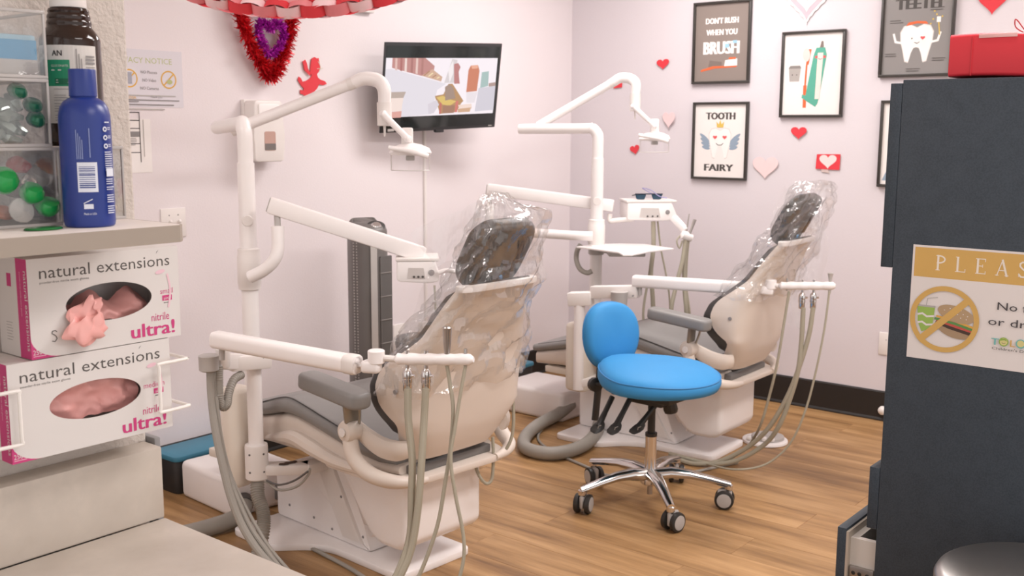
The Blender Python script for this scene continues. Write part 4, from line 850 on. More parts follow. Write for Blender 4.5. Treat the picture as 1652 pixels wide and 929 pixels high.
        bm = NB(); lathe(bm, [(.026, 0), (.026, .016)], (sd * .284, .055, .512), (sd, 0, 0), 20); beam(bm, (sd * .290, .055, .505), (sd * .322, .030, .622), .012, .052, .003, (1, 0, 0)); tube(bm, [(sd * .280, .040, .52), (sd * .300, .012, .57), (sd * .315, -.005, .615)], .005, 6); P('armrest_post', bm, mat('post_metal', '#a39e95', .35, .6))
        a, b = Vector((sd * .340, .222, .650)), Vector((sd * .334, -.055, .622)); ux = (b - a).normalized(); uz = Vector((0, 0, 1)); uy = uz.cross(ux).normalized(); uz = ux.cross(uy)
        bm = NB(); prism(bm, rrect((b - a).length, .078, .030, 5), (a + b) / 2 - uz * .024, ux, uy, uz, .048, .012, 3); ap = P('armrest_pad', bm, GREYV)
        P('seam', tube(NB(), [(a + b) / 2 + ux * x + uy * y + uz * .0145 for x, y in rrect((b - a).length - .008, .070, .027, 4)], .0018, 5, smooth=False), DGREYV, ap)
    return t
chair1 = make_chair()
def dup(root, loc, deg, label):
    r = root.copy(); C.objects.link(r); r.location = loc; r.rotation_euler = (0, 0, math.radians(deg)); r['label'] = label
    INV[r.name] = (Matrix.Translation(Vector(loc)) @ Matrix.Rotation(math.radians(deg), 4, 'Z')).inverted()
    for ch in list(root.children):
        c_ = ch.copy(); C.objects.link(c_); c_.parent = r
        for g in list(ch.children):
            d_ = g.copy(); C.objects.link(d_); d_.parent = c_
    return r
chair1['group'] = 'dental chairs'
chair2 = dup(chair1, (4.05, 2.05, 0), 1.5, 'grey and cream dental chair by the grey wall, behind the blue stool')

# ---------------------------------------------------------------- plastic sleeves over the headrests
R1 = Matrix.Translation((2.349, 2.205, 0)) @ Matrix.Rotation(math.radians(-3.3), 4, 'Z'); R2 = Matrix.Translation((4.05, 2.05, 0)) @ Matrix.Rotation(math.radians(1.5), 4, 'Z')
def crumple(p, a, f, s): return noise.noise_vector(Vector(p) * f + Vector((s, s, s))) * a
def sleeve(label, Rm, st, loc, deg, seedv, flaps):
    """st: (z, y centre, half width x, half depth y) rings in chair coordinates"""
    t = thing('headrest_sleeve', label, 'plastic cover', loc, deg, None); rings = []; n = 96; m = 84
    def s_at(k):
        s = k * (len(st) - 1); i = min(int(s), len(st) - 2); q = s - i; q = q * q * (3 - 2 * q); return [a + (b - a) * q for a, b in zip(st[i], st[i + 1])]
    for i in range(m + 1):
        z, y, hx, hy, cx = s_at(i / m); r_ = []
        for j in range(n):
            a = 2 * PI * j / n; ca, sa = math.cos(a), math.sin(a); ex = .7
            p = Vector((cx + hx * math.copysign(abs(ca) ** ex, ca), y + hy * math.copysign(abs(sa) ** ex, sa), z))
            fold = .010 * math.sin(a * 5 + z * 30 + seedv) + .006 * math.sin(a * 11 - z * 55); rad = Vector((ca, sa, 0))
            p += rad * fold + crumple(p, .016, 9, seedv) + crumple(p, .010, 24, seedv + 3) + crumple(p, .0045, 62, seedv)
            r_.append(Rm @ p)
        rings.append(r_)
    part('film', loft(NB(), rings, cap=False), FILM, t, ang=.28)
    for fl in flaps:
        a, b, c, d = [V(q) for q in fl]; bm = NB(); g = []
        for i in range(19):
            r_ = []
            for j in range(15):
                u, v = i / 18, j / 14; p = a.lerp(b, u).lerp(d.lerp(c, u), v); r_.append(bm.verts.new(p + crumple(p, .014, 9, 2) + crumple(p, .005, 34, 5) + Vector((0, .012 * math.sin(u * 9 + v * 4), 0))))
            g.append(r_)
        for i in range(18):
            for j in range(14): bm.faces.new((g[i][j], g[i + 1][j], g[i + 1][j + 1], g[i][j + 1]))
        part('loose_film', bm, FILM, t, ang=.28)
    return t
sleeve('loose clear plastic sleeve over the headrest and back of the near dental chair', R1, [(.63, -.075, .278, .105, 0), (.72, -.095, .272, .105, 0), (.80, -.140, .238, .090, 0), (.88, -.190, .208, .080, 0), (.96, -.237, .184, .078, 0), (1.02, -.262, .152, .066, 0), (1.10, -.300, .144, .056, 0), (1.155, -.322, .125, .046, -.01), (1.19, -.318, .08, .03, -.04), (1.225, -.305, .02, .012, -.06)], (2.349, 2.205, 0), -3.3, 1,
       [((2.3717, 2.3292, 1.0765), (2.4732, 2.0746, 1.2077), (2.4677, 2.0623, 1.1288), (2.3887, 2.2496, 0.9671)), ((2.4140, 2.2815, 0.9618), (2.4399, 2.1391, 1.0375), (2.4086, 2.1762, 0.8973), (2.3265, 2.3284, 0.7080))])
sleeve('crumpled clear plastic sleeve hanging off the headrest of the far dental chair', R2, [(.72, -.105, .275, .105, 0), (.80, -.140, .240, .095, 0), (.88, -.195, .212, .09, 0), (.96, -.24, .188, .088, 0), (1.02, -.268, .160, .08, 0), (1.10, -.305, .152, .07, 0), (1.16, -.33, .138, .06, 0), (1.195, -.33, .10, .045, 0)], (4.05, 2.05, 0), 1.5, 11,
       [((4.3501, 1.9942, 1.1569), (4.3217, 1.8191, 1.0851), (4.3013, 1.7874, 0.8489), (4.2844, 2.0168, 0.9140)), ((4.3596, 1.8518, 1.0816), (4.3615, 1.7675, 0.9416), (4.2480, 1.8265, 0.4043), (4.2817, 1.9505, 0.8918)), ((4.1948, 2.1015, 0.8056), (4.2537, 1.9377, 0.8951), (4.2471, 1.8096, 0.5296), (4.1457, 2.1015, 0.6872))])

# ---------------------------------------------------------------- light poles with their junction columns
def light_unit(label, base, top, tube_end, arm_a, arm_b, elbow, blk, a2, b2, neck, head, hdir, col):
    base, top = V(base), V(top); base.z = 0; t = thing('operatory_light', label, 'lamp', (base.x, base.y, 0)); zt = top.z
    cx, cy, cw, cd, z0, z1 = col
    bm = NB(); prism(bm, rrect(cw, cd, .035, 5, cx, cy), (0, 0, z0), (1, 0, 0), (0, 1, 0), (0, 0, 1), z1 - z0, .02, 3); part('column', bm, CREAM, t); part('column_bracket', beam(beam(NB(), (cx, cy, z0 + .05), (cx + .10, cy, z0 + .05), .05, .04, .004), (cx + .08, cy, z0 + .05), (cx + .08, cy + .25, z0 + .05), .04, .03, .004), CREAM, t)
    bm = NB(); tube(bm, [base + Vector((0, 0, .145)), base + Vector((0, 0, zt * .55)), base + Vector((0, 0, zt - .14))], .0295, 20, smooth=False); pole = part('pole', bm, WHITE, t)
    part('pivot_cap', lathe(NB(), [(.020, 0), (.018, .004)], base + (V((-base.x, -base.y, 0)).normalized() * .0275) + Vector((0, 0, zt - .34)), (-base.x, -base.y, 0), 18), WHITE2, pole)
    e = V(tube_end); d = (e - top).normalized()
    bm = NB(); tube(bm, [base + Vector((0, 0, zt - .15)), base + Vector((0, 0, zt - .05)), base + Vector((0, 0, zt - .022)) + d * .008, top + d * .03, top + d * .06, e - d * .012, e], [.0265, .0265, .0265, .0255, .0245, .024, .021], 18, 6); part('top_tube', bm, WHITE, t)
    arm_a, arm_b, elbow, blk = V(arm_a), V(arm_b), V(elbow), V(blk); dd = (arm_b - arm_a).normalized()
    bm = NB(); tube(bm, [arm_a, arm_a.lerp(arm_b, .5), arm_b], .0205, 16, smooth=False); arm = part('upper_arm', bm, WHITE, t); part('arm_collar', tube(NB(), [arm_b - dd * .03, arm_b - dd * .005], .0225, 16, smooth=False), WHITE2, arm)
    bm = NB(); tube(bm, [arm_b - dd * .01, arm_b + dd * .03, elbow, blk + Vector((0, 0, .06)), blk], [.0225, .024, .0255, .024, .022], 16, 6); part('elbow', bm, WHITE, t)
    bm = NB(); lathe(bm, [(.025, 0), (.0265, .003), (.0255, -.078), (.021, -.080)], blk + Vector((0, 0, .012)), (0, 0, 1), 24); tube(bm, [blk + Vector((0, 0, -.066)), blk + Vector((0, 0, -.105))], [.005, .003], 8, smooth=False); part('end_block', bm, WHITE2, t)
    bm = NB(); tube(bm, [a2, b2], [.012, .011], 12, smooth=False)
    for q in (a2, b2): lathe(bm, [(.006, -.012), (.012, -.008), (.012, .008), (.006, .012)], q, (0, 1, 0), 12)
    part('lower_arm', bm, WHITE, t)
    head, neck, hd = V(head), V(neck), V(hdir).normalized(); bm = NB(); obox(bm, neck, hd, Vector((0, 0, 1)).cross(hd), (0, 0, 1), .040, .030, .070, .006); part('neck', bm, WHITE2, t)
    side = Vector((0, 0, 1)).cross(hd); bm = NB(); lathe(bm, [(.03, 0), (.066, .004), (.072, .012), (.064, .028), (.038, .040), (.01, .046)], head + Vector((0, 0, -.012)), (0, 0, 1), 28)
    for v in bm.verts:
        q = v.co - head; v.co = head + hd * q.dot(hd) * 1.05 + side * q.dot(side) * .62 + Vector((0, 0, q.z))
    hh = part('lamp_head', bm, WHITE, t); fr = (V((0, 0, head.z)) - head); fr.z = 0; fr.normalize()
    part('handle', tube(NB(), [head - hd * .075 + fr * .045 + Vector((0, 0, .018)), head + hd * .01 + fr * .06 + Vector((0, 0, .004)), head + hd * .062 + fr * .05 + Vector((0, 0, -.012))], [.008, .010, .009], 12), WHITE, hh)
    bm = NB(); g = []
    for i in range(13):
        a = PI * (i / 12 - .5) ; q = head + hd * math.sin(a) * .068 + fr * (math.cos(a) * .045) ; g.append((bm.verts.new(q + Vector((0, 0, -.006))), bm.verts.new(q + Vector((0, 0, -.062)))))
    for a, b in zip(g, g[1:]): bm.faces.new((a[0], b[0], b[1], a[1]))
    rim = [g[0][0].co.copy()] + [a[1].co.copy() for a in g] + [g[-1][0].co.copy()]
    part('clear_shield', bm, CLEAR, hh); part('shield_rim', tube(NB(), rim, .0022, 6, smooth=False), mat('shield_rim_grey', '#d9d3d0', .3), hh); part('bulb_socket', obox(NB(), head + Vector((0, 0, -.02)), hd, side, (0, 0, 1), .03, .03, .016, .003), LGREY, hh)
    return t
E1 = Vector((.63, -.78, 0)); 
lu1 = light_unit('white pole lamp beside the near dental chair, its jointed arm reaching toward the television', (2.2750, 3.0370, 0.1450), (2.2766, 3.0290, 1.4186), (2.3291, 3.2713, 1.3990), (2.3280, 3.1817, 1.3882), (2.5968, 2.8191, 1.5621), (2.6386, 2.7524, 1.5664), (2.6434, 2.7246, 1.4755), (2.6163, 2.7034, 1.4490), (2.6612, 2.6273, 1.3634), (2.6820, 2.6509, 1.3674), (2.6829, 2.6372, 1.3155), (.63, -.78, -.0), (2.055, 2.840, .095, .085, .215, .555))
lu2 = light_unit('white pole lamp beside the far dental chair, arm folded before the grey wall', (4.1342, 2.8296, 0.1450), (4.1326, 2.8288, 1.4041), (4.0112, 3.1899, 1.3996), (4.0779, 3.1433, 1.4148), (4.2687, 2.8300, 1.6266), (4.3061, 2.7706, 1.6382), (4.3044, 2.7361, 1.5534), (4.2591, 2.7164, 1.5060), (4.3110, 2.6301, 1.4140), (4.3459, 2.6514, 1.4142), (4.3392, 2.6456, 1.3560), (.63, -.78, 0), (3.800, 2.672, .125, .115, .235, .545))
# ---------------------------------------------------------------- delivery arms
def delivery(label, pole, zc, seg, riser, b0, b1, hd, cord=None, sleeve_h=.15):
    pole = V(pole); t = thing('instrument_delivery_arm', label, 'dental arm', (pole.x, pole.y, zc))
    bm = NB(); lathe(bm, [(.030, 0), (.038, .004), (.040, .022), (.041, .024), (.041, sleeve_h - .03), (.039, sleeve_h - .026), (.038, sleeve_h - .004), (.030, sleeve_h)], (pole.x, pole.y, zc), (0, 0, 1), 28); part('pole_collar', bm, WHITE2, t)
    part('elbow_tube', tube(NB(), seg, .022, 16, 7), WHITE, t)
    part('pivot', tube(NB(), riser, .011, 12, smooth=False), LGREY, t)
    a, b = V(b0), V(b1); d = (b - a).normalized(); bm = NB(); beam(bm, a, b, .058, .056, .007); bmm = part('beam', bm, WHITE, t); part('end_plate', beam(NB(), a - d * .002, a + d * .004, .050, .048, .002), LGREY, bmm)
    o, ux, wd, dp, ht = V(hd[0]), V(hd[1]).normalized(), hd[2], hd[3], hd[4]; uy = Vector((0, 0, 1)).cross(ux)     # o: front lower left corner, uy points away
    prof = roundpoly([(0, .008), (.012, 0), (wd * .78, -.004), (wd * .96, .0), (wd, .016), (wd * .88, ht), (.0, ht)], .008, 3)
    bm = NB(); prism(bm, prof, o, ux, (0, 0, 1), uy, dp, .004); ch = part('control_head', bm, WHITE, t)
    bm = NB(); prism(bm, [(wd * .24, .012), (wd * .66, .010), (wd * .62, ht * .68), (wd * .27, ht * .70)], o - uy * .001, ux, (0, 0, 1), uy, .0015); part('recess', bm, mat('recess_grey', '#cfc8c4', .5), ch)
    for k in range(3): part('button', lathe(NB(), [(.0045, 0), (.004, .004)], o + ux * (wd * (.40 + .10 * k)) + Vector((0, 0, .018)) - uy * .001, -uy, 10), DGREY, ch)
    part('dial', lathe(lathe(NB(), [(.011, 0), (.010, .003)], o + ux * wd * .80 + Vector((0, 0, ht * .45)) - uy * .0005, -uy, 18), [(.0065, .003), (.006, .006)], o + ux * wd * .80 + Vector((0, 0, ht * .45)), -uy, 14), GREYINK, ch)
    part('top_tray', obox(NB(), o + ux * wd * .48 + uy * dp * .5 + Vector((0, 0, ht + .006)), ux, uy, (0, 0, 1), wd * 1.0, dp * 1.02, .012, .004), WHITE2, t)
    return t, o, ux, uy
d1, o1, x1_, y1_ = delivery('white beam arm with control head reaching from the near pole past the tower fan', (2.2750, 3.0370, 0.1450)[:2], (2.2106, 2.9692, 0.8316)[2], [(2.2252, 2.9649, 0.8889), (2.2463, 2.9193, 0.9146), (2.2651, 2.8879, 0.9476), (2.2791, 2.8803, 0.9877), (2.2880, 2.8880, 1.0655)], [(2.2873, 2.8874, 1.0592), (2.2922, 2.8945, 1.1139)], (2.2764, 2.9201, 1.1390), (2.6938, 2.5850, 0.9544), ((2.5796, 2.6086, 0.8665), (.70, -.71, 0), .152, .16, .072))
part('hand_rail', tube(NB(), [(2.6750, 2.4986, 0.8994), (2.6965, 2.4741, 0.9082), (2.7303, 2.4460, 0.8984)], .008, 10), WHITE, d1); part('head_cable', tube(NB(), [(2.6763, 2.5180, 0.8534), (2.6727, 2.5120, 0.8102), (2.6600, 2.4976, 0.7514), (2.6473, 2.4861, 0.7058)], .004, 8), TUBE, d1)
part('head_joint', tube(NB(), [(2.6799, 2.5959, 0.9615), (2.6612, 2.6027, 0.9271)], .016, 12, smooth=False), WHITE2, d1)
d2, o2, x2_, y2_ = delivery('white double arm with control head and hanging hoses at the far pole', (4.1342, 2.8296, 0.1450)[:2], (4.0657, 2.7715, 0.8429)[2], [(4.0562, 2.7978, 0.9032), (4.0210, 2.8656, 0.9042), (3.9778, 3.0160, 0.9063), (3.9323, 3.1692, 0.9086), (3.8979, 3.2770, 0.9131), (3.8922, 3.2920, 0.9458), (3.9024, 3.3008, 1.0353)], [(3.9024, 3.3008, 1.0353), (3.9086, 3.3061, 1.0889)], (3.9034, 3.3176, 1.1097), (4.2311, 2.7987, 1.0364), ((4.2308, 2.7193, 0.9724), (.72, -.70, 0), .245, .17, .082), sleeve_h=.135)
part('link_arm', tube(NB(), [(4.2154, 2.8087, 0.9981), (4.2117, 2.8055, 0.9657), (4.2299, 2.7679, 0.9697), (4.2755, 2.7131, 0.9759)], .012, 12, 4), WHITE2, d2)
bm = NB(); beam(bm, (4.3527, 2.5407, 0.9897), (4.3473, 2.4687, 0.9297), .035, .03, .006); lathe(bm, [(.008, -.03), (.020, -.024), (.022, 0), (.018, .026), (.008, .03)], (4.3392, 2.4566, 0.9048), (.75, -.6, -.35), 16); part('handpiece_holder', bm, WHITE, d2)
hz = lambda *pts: list(pts)
for k, pts in enumerate([[(4.3342, 2.4600, 0.8932), (4.3047, 2.4563, 0.7936), (4.2645, 2.4625, 0.6799), (4.2281, 2.4641, 0.5667), (4.2585, 2.4614, 0.4445)], [(4.3463, 2.4601, 0.8893), (4.3277, 2.4595, 0.7911), (4.3144, 2.4480, 0.6757), (4.3067, 2.4298, 0.5602), (4.3321, 2.4296, 0.4225)], [(4.3522, 2.4536, 0.8923), (4.3438, 2.4553, 0.7900), (4.3287, 2.4462, 0.6742), (4.3246, 2.4233, 0.5586), (4.3432, 2.4159, 0.4226)], [(4.3324, 2.4828, 0.9123), (4.3075, 2.4908, 0.8844), (4.3109, 2.4783, 0.8499), (4.3240, 2.4704, 0.8845)], [(4.3427, 2.6433, 0.9637), (4.3281, 2.6307, 0.8370), (4.2986, 2.6231, 0.7205), (4.2907, 2.6045, 0.6030), (4.2997, 2.5978, 0.4209)], [(4.3644, 2.6323, 0.9629), (4.3593, 2.6081, 0.8361), (4.3608, 2.5779, 0.7182), (4.3585, 2.5523, 0.6002), (4.3505, 2.5351, 0.4212)], [(4.3386, 2.6336, 0.8359), (4.2962, 2.6346, 0.6897), (4.2474, 2.6281, 0.5457), (4.2377, 2.6119, 0.4284)]]):
    part('handpiece_tube', tube(NB(), pts, [.010, .010, .006, .004, .011, .0045, .006][k], 9), TUBE, d2)
for (a, b, r) in (((4.3412, 2.4417, 0.9202), (4.3631, 2.4299, 0.9836), [.006, .009]), ((4.3484, 2.4658, 0.9240), (4.3672, 2.4628, 1.0078), [.004, .003])): part('handpiece', tube(NB(), [a, b], r, 10, smooth=False), STEEL, d2)
part('hose_loop', tube(NB(), [(4.0618, 2.8687, 0.8596), (4.0470, 2.8792, 0.8275), (4.0402, 2.8772, 0.7838), (4.0304, 2.8480, 0.7458), (4.0324, 2.8099, 0.7313), (4.0440, 2.7897, 0.7407)], .012, 12), HOSE, d2)
# instrument tray on the far pole
zt_ = .855; PX, PY = (4.1342, 2.8296, 0.1450)[:2]
tr = thing('instrument_tray', 'flat white tray on the far light pole above the blue stool', 'tray', (PX, PY, zt_ - .05))
Zt = zt_; pts = [(3.9951, 2.8462, 0.8550), (4.1457, 2.8372, 0.8550), (4.2441, 2.7674, 0.8550), (4.3001, 2.6625, 0.8550), (4.2310, 2.4617, 0.8550), (4.0742, 2.4890, 0.8550), (3.8972, 2.4753, 0.8550), (3.8701, 2.5062, 0.8550), (3.9365, 2.5725, 0.8550)]
bm = NB(); prism(bm, [(p[0], p[1]) for p in pts], (0, 0, .849), (1, 0, 0), (0, 1, 0), (0, 0, 1), .008, .002); part('tray_top', bm, WHITE, tr)
bm = NB(); cxy = [sum(p[i] for p in pts) / len(pts) for i in (0, 1)]; obox(bm, (cxy[0], cxy[1], .836), (.63, -.78, 0), (.78, .63, 0), (0, 0, 1), .17, .10, .025, .006); part('tray_support', bm, LGREY, tr)
bm = NB(); lathe(bm, [(.034, 0), (.038, .003), (.038, .045), (.034, .05)], (PX, PY, .808), seg=24); beam(bm, (PX, PY, .832), (cxy[0], cxy[1], .832), .03, .02, .003); part('tray_clamp', bm, LGREY, tr)
# sunglasses on the control head
sg = o2 + x2_ * .115 + y2_ * .05 + Vector((0, 0, .101)); t = thing('safety_glasses', 'dark blue safety glasses with a lilac cord on the far control head', 'glasses', tuple(sg - Vector((0, 0, .006))))
LEN = mat('dark_blue_lens', '#27455a', .15, var=.2); FRM = mat('navy_frame', '#20263a', .35)
for s in (-1, 1):
    bm = NB(); prism(bm, [(s * x, y) for x, y in roundpoly([(.012, .018), (.066, .021), (.062, -.004), (.050, -.008), (.022, -.008)], .006, 3)], sg, x2_, (0, 0, 1), y2_, .004, .001); part('lens', bm, LEN, t)
    part('temple', beam(NB(), sg + x2_ * s * .066 + Vector((0, 0, .016)), sg + x2_ * s * .055 + y2_ * .11 + Vector((0, 0, .006)), .003, .006, .001), FRM, t)
part('brow_bar', beam(NB(), sg - x2_ * .068 + Vector((0, 0, .020)), sg + x2_ * .068 + Vector((0, 0, .020)), .006, .005, .001), FRM, t)
part('cord', tube(NB(), [sg + x2_ * .06 + y2_ * .1 + Vector((0, 0, .008)), sg + x2_ * .03 + y2_ * .09 + Vector((0, 0, .02)), sg + x2_ * -.02 + y2_ * .05 + Vector((0, 0, .045)), sg + x2_ * .01 + y2_ * .0 + Vector((0, 0, .038)), sg + x2_ * .05 + Vector((0, 0, .010)), sg + x2_ * .09 + Vector((0, 0, .0))], .0025, 7), mat('lilac_cord', '#a9a3cf', .6), t)

# ---------------------------------------------------------------- assistant arms with instrument holders and hoses
def assistant(label, post, piv, end, knk, bar0, bar1, collar=(.25, .37), postz=(.30, .66), inst=(), tubes=()):
    post = V(post) if post else None; piv, end, knk, bar0, bar1 = V(piv), V(end), V(knk), V(bar0), V(bar1)
    t = thing('assistant_instrument_arm', label, 'dental arm', ((post.x, post.y, 0) if post else tuple(piv)))
    if post:
        part('post', tube(NB(), [post + Vector((0, 0, postz[0])), post + Vector((0, 0, postz[1]))], .0245, 20, smooth=False), WHITE, t)
        pc_ = part('post_collar', lathe(NB(), [(.034, 0), (.038, .004), (.0375, collar[1] - collar[0] - .01), (.036, collar[1] - collar[0] - .003), (.026, collar[1] - collar[0])], post + Vector((0, 0, collar[0])), seg=28), WHITE2, t)
        tc_ = V((-post.x, -post.y, 0)).normalized(); sd = tc_.cross(Vector((0, 0, 1)))
        for s in (-1, 1):
            for z in (.03, .09): part('screw', lathe(NB(), [(.004, 0), (.0035, .002)], post + (tc_ + sd * s * .75).normalized() * .0365 + Vector((0, 0, collar[0] + z)), (tc_ + sd * s * .75), 8), DGREY, pc_)
    d = (end - piv).normalized()
    bm = NB(); q = rrect(.052, .052, .016, 4); uy = Vector((0, 0, 1)).cross(d).normalized(); uz = d.cross(uy); prism(bm, q, piv, uy, uz, d, (end - piv).length, .006); bm_ = part('beam', bm, WHITE, t)
    bm = NB(); prism(bm, rrect(.056, .056, .018, 4), end - d * .045, uy, uz, d, .045, .008); part('beam_end', bm, WHITE2, bm_); part('end_pin', tube(NB(), [end, end + d * .02], .008, 10, smooth=False), CHROME, bm_)
    part('pivot_pin', tube(NB(), [piv + d * .03 - uz * .02, piv + d * .03 - uz * .06], .009, 10, smooth=False), LGREY, bm_)
    e2 = (knk - end); bm = NB(); beam(bm, end + d * .014, end + d * .014 + e2 * 1.0 + Vector((0, 0, -.026)), .038, .036, .010, seg=3); part('joint', bm, WHITE, t)
    part('knuckle', lathe(NB(), [(.020, 0), (.024, .003), (.024, .036), (.020, .039)], knk + Vector((0, 0, -.018)), seg=24), WHITE, t); part('stem', tube(NB(), [knk, bar0], .009, 10, smooth=False), WHITE2, t)
    db = (bar1 - bar0).normalized(); bm = NB(); P = [bar0 + (bar1 - bar0) * k / 24 for k in range(25)]; rr = [.008] + [.0165 + .0012 * math.cos(k * PI / 2.6) for k in range(1, 24)] + [.008]
    tube(bm, P, rr, 16, smooth=False); part('holder_bar', bm, WHITE, t)
    for (kind, u, r_) in inst:
        p = bar0.lerp(bar1, u)
        if kind == 'valve':
            i = part('suction_valve', lathe(NB(), [(.004, .022), (.006, .024), (.006, -.018), (.006, -.026), (.012, -.034), (.014, -.042), (.013, -.055), (.014, -.056), (.014, -.066), (.0125, -.068), (.0125, -.088), (.011, -.092)], p - db.cross(Vector((0, 0, 1))) * .0, seg=18), CHROME, t)
            part('lever', tube(NB(), [p + Vector((0, 0, -.050)) , p + Vector((.0, -.006, -.046)) + db * .016], .004, 8, smooth=False), CHROME, i)
        elif kind == 'syringe':
            part('syringe', lathe(NB(), [(.006, -.02), (.008, .02), (.0105, .045), (.0125, .085), (.013, .088), (.010, .092)], p, (0, 0, 1), 14), STEEL, t)
        elif kind == 'tip':
            part('syringe_tip', lathe(NB(), [(.004, -.02), (.005, .02), (.004, .03)], p, (0, 0, 1), 10), STEEL, t)
        elif kind == 'funnel':
            part('funnel_tip', lathe(NB(), [(.006, -.03), (.006, .02), (.010, .045), (.012, .050), (.008, .052)], p, (0, 0, 1), 14), LGREY, t)
    for (r_, m_, pts) in tubes: part('hose', tube(NB(), pts, r_, 10, 7), m_, t)
    return t
b1a, b1b = (2.0234, 2.0571, 0.7638), (2.1099, 1.8413, 0.7783)
a1 = assistant('white holder arm with four grey hoses across the back of the near dental chair', (2.065, 2.750, 0), (1.8707, 2.6796, 0.7623), (1.9773, 2.1566, 0.7395), (1.9982, 2.1051, 0.7665), b1a, b1b, (.255, .375), (.30, .675),
    [('valve', .16, 0), ('valve', .40, 0), ('syringe', .67, 0), ('tip', .90, 0)],
    [(.0105, TUBE, [(2.0265, 2.0105, 0.6855), (2.0137, 1.9968, 0.5968), (2.0016, 1.9719, 0.4980), (1.9820, 1.9564, 0.3999), (1.9615, 1.9422, 0.3025), (1.9265, 1.9371, 0.2350), (1.8812, 1.9448, 0.1684), (1.8450, 1.9755, 0.1101)]),
     (.0105, TUBE, [(2.0473, 1.9615, 0.6894), (2.0338, 1.9567, 0.5997), (1.9990, 1.9364, 0.4707), (1.9722, 1.9260, 0.3567), (1.9421, 1.9238, 0.2601), (1.8958, 1.9308, 0.1850), (1.8481, 1.9547, 0.1065)]),
     (.0055, TUBE, [(2.0807, 1.9129, 0.7590), (2.0763, 1.8977, 0.7064), (2.0667, 1.8779, 0.6419), (2.0438, 1.8667, 0.5443), (2.0156, 1.8620, 0.4475), (1.9815, 1.8609, 0.3347), (1.9350, 1.8754, 0.2227), (1.9036, 1.8871, 0.1773), (1.8540, 1.9135, 0.0994)]),
     (.0050, TUBE, [(2.0978, 1.8599, 0.7604), (2.0750, 1.8602, 0.6780), (2.0498, 1.8559, 0.5973), (2.0257, 1.8503, 0.5172), (2.0156, 1.8236, 0.4213), (2.0097, 1.7919, 0.3261), (1.9961, 1.7777, 0.2643), (1.9711, 1.7778, 0.2029), (1.9378, 1.7992, 0.1210)])])
# bracket, cup and hoses at the near post
bm = NB(); beam(bm, (1.8935, 2.6974, 0.6863), (1.9941, 2.7286, 0.6646), .03, .05, .006); beam(bm, (1.9593, 2.7391, 0.6630), (2.1010, 2.7224, 0.6534), .06, .048, .006); lathe(bm, [(.020, 0), (.022, .003), (.022, .058), (.019, .06)], (1.9129, 2.7004, 0.6649), seg=20); br = part('post_bracket', bm, WHITE2, a1)
for q in ((2.0152, 2.7118, 0.6695), (2.0640, 2.6996, 0.6691)): part('screw', lathe(NB(), [(.004, 0), (.0035, .003)], q, (-.55, -.83, 0), 8), GREYINK, br)
cp = V((1.8627, 2.7020, 0.6812)); part('hose_cup', lathe(NB(), [(.024, 0), (.030, .004), (.031, .045), (.032, .048), (.028, .050)], cp + Vector((0, 0, -.02)), seg=24), LGREY, a1)
part('corrugated_hose', tube(NB(), [(1.8932, 2.6946, 0.6731), (1.8888, 2.6909, 0.6353), (1.8835, 2.6838, 0.5786), (1.8861, 2.6733, 0.5484), (1.9012, 2.6719, 0.5534), (1.9205, 2.6873, 0.5826), (1.9526, 2.7038, 0.6156), (1.9944, 2.7184, 0.6237)], .0125, 12, 12, rib=.12), HOSE, a1)
for k, (r_, pts) in enumerate([(.012, [(1.8636, 2.6977, 0.6681), (1.8563, 2.6864, 0.5835), (1.8412, 2.6517, 0.4953), (1.8309, 2.6113, 0.4082), (1.8243, 2.5622, 0.3040), (1.8256, 2.5081, 0.2195), (1.8357, 2.4477, 0.1544), (1.8536, 2.3803, 0.0993)]), (.008, [(1.8754, 2.6987, 0.6658), (1.8693, 2.6859, 0.5810), (1.8587, 2.6609, 0.4897), (1.8474, 2.6171, 0.3834), (1.8407, 2.5572, 0.3006), (1.8454, 2.4988, 0.2158), (1.8543, 2.4421, 0.1596), (1.8724, 2.3700, 0.0861)]), (.006, [(1.8659, 2.6746, 0.5836), (1.8556, 2.6448, 0.4738), (1.8536, 2.6050, 0.3648), (1.8573, 2.5474, 0.2786), (1.8630, 2.4922, 0.2121), (1.8695, 2.4384, 0.1557), (1.8887, 2.3670, 0.0911)])]):
    part('supply_hose', tube(NB(), pts, r_, 10, 7), HOSE, a1)
part('corrugated_hose', tube(NB(), [(2.066, 2.750, .262), (2.0422, 2.7198, 0.2073), (2.0347, 2.6865, 0.1644), (2.0184, 2.6644, 0.1220), (1.9757, 2.6376, 0.0585), (1.9234, 2.6253, 0.0066)], .0195, 14, 16, rib=.2), HOSE, a1)
bm = NB(); beam(bm, (2.075, 2.748, .285), (2.1904, 2.6329, 0.2850), .055, .035, .006); beam(bm, (2.1689, 2.6386, 0.2850), (2.2738, 2.6357, 0.2850), .055, .035, .006); ba = part('base_bracket', bm, WHITE2, a1)
bm = NB(); PA = V((2.1033, 2.6842, 0.3005)); PB = V((2.1728, 2.6616, 0.3005)); dd = (PB - PA).normalized(); pt = [(0, .002), (.006, .009), (.018, .005), (.03, .011), (.045, .008), (.058, .011), (.064, .002), (.052, -.006), (.035, -.004), (.028, -.011), (.014, -.009)]
prism(bm, pt, PA + Vector((0, 0, .004)), dd, Vector((0, 0, 1)).cross(dd) , (0, 0, 1), .003); part('bare_metal_patch', bm, mat('bare_dark_metal', '#4a3a32', .6), ba, label='dark patch where the white paint has peeled')
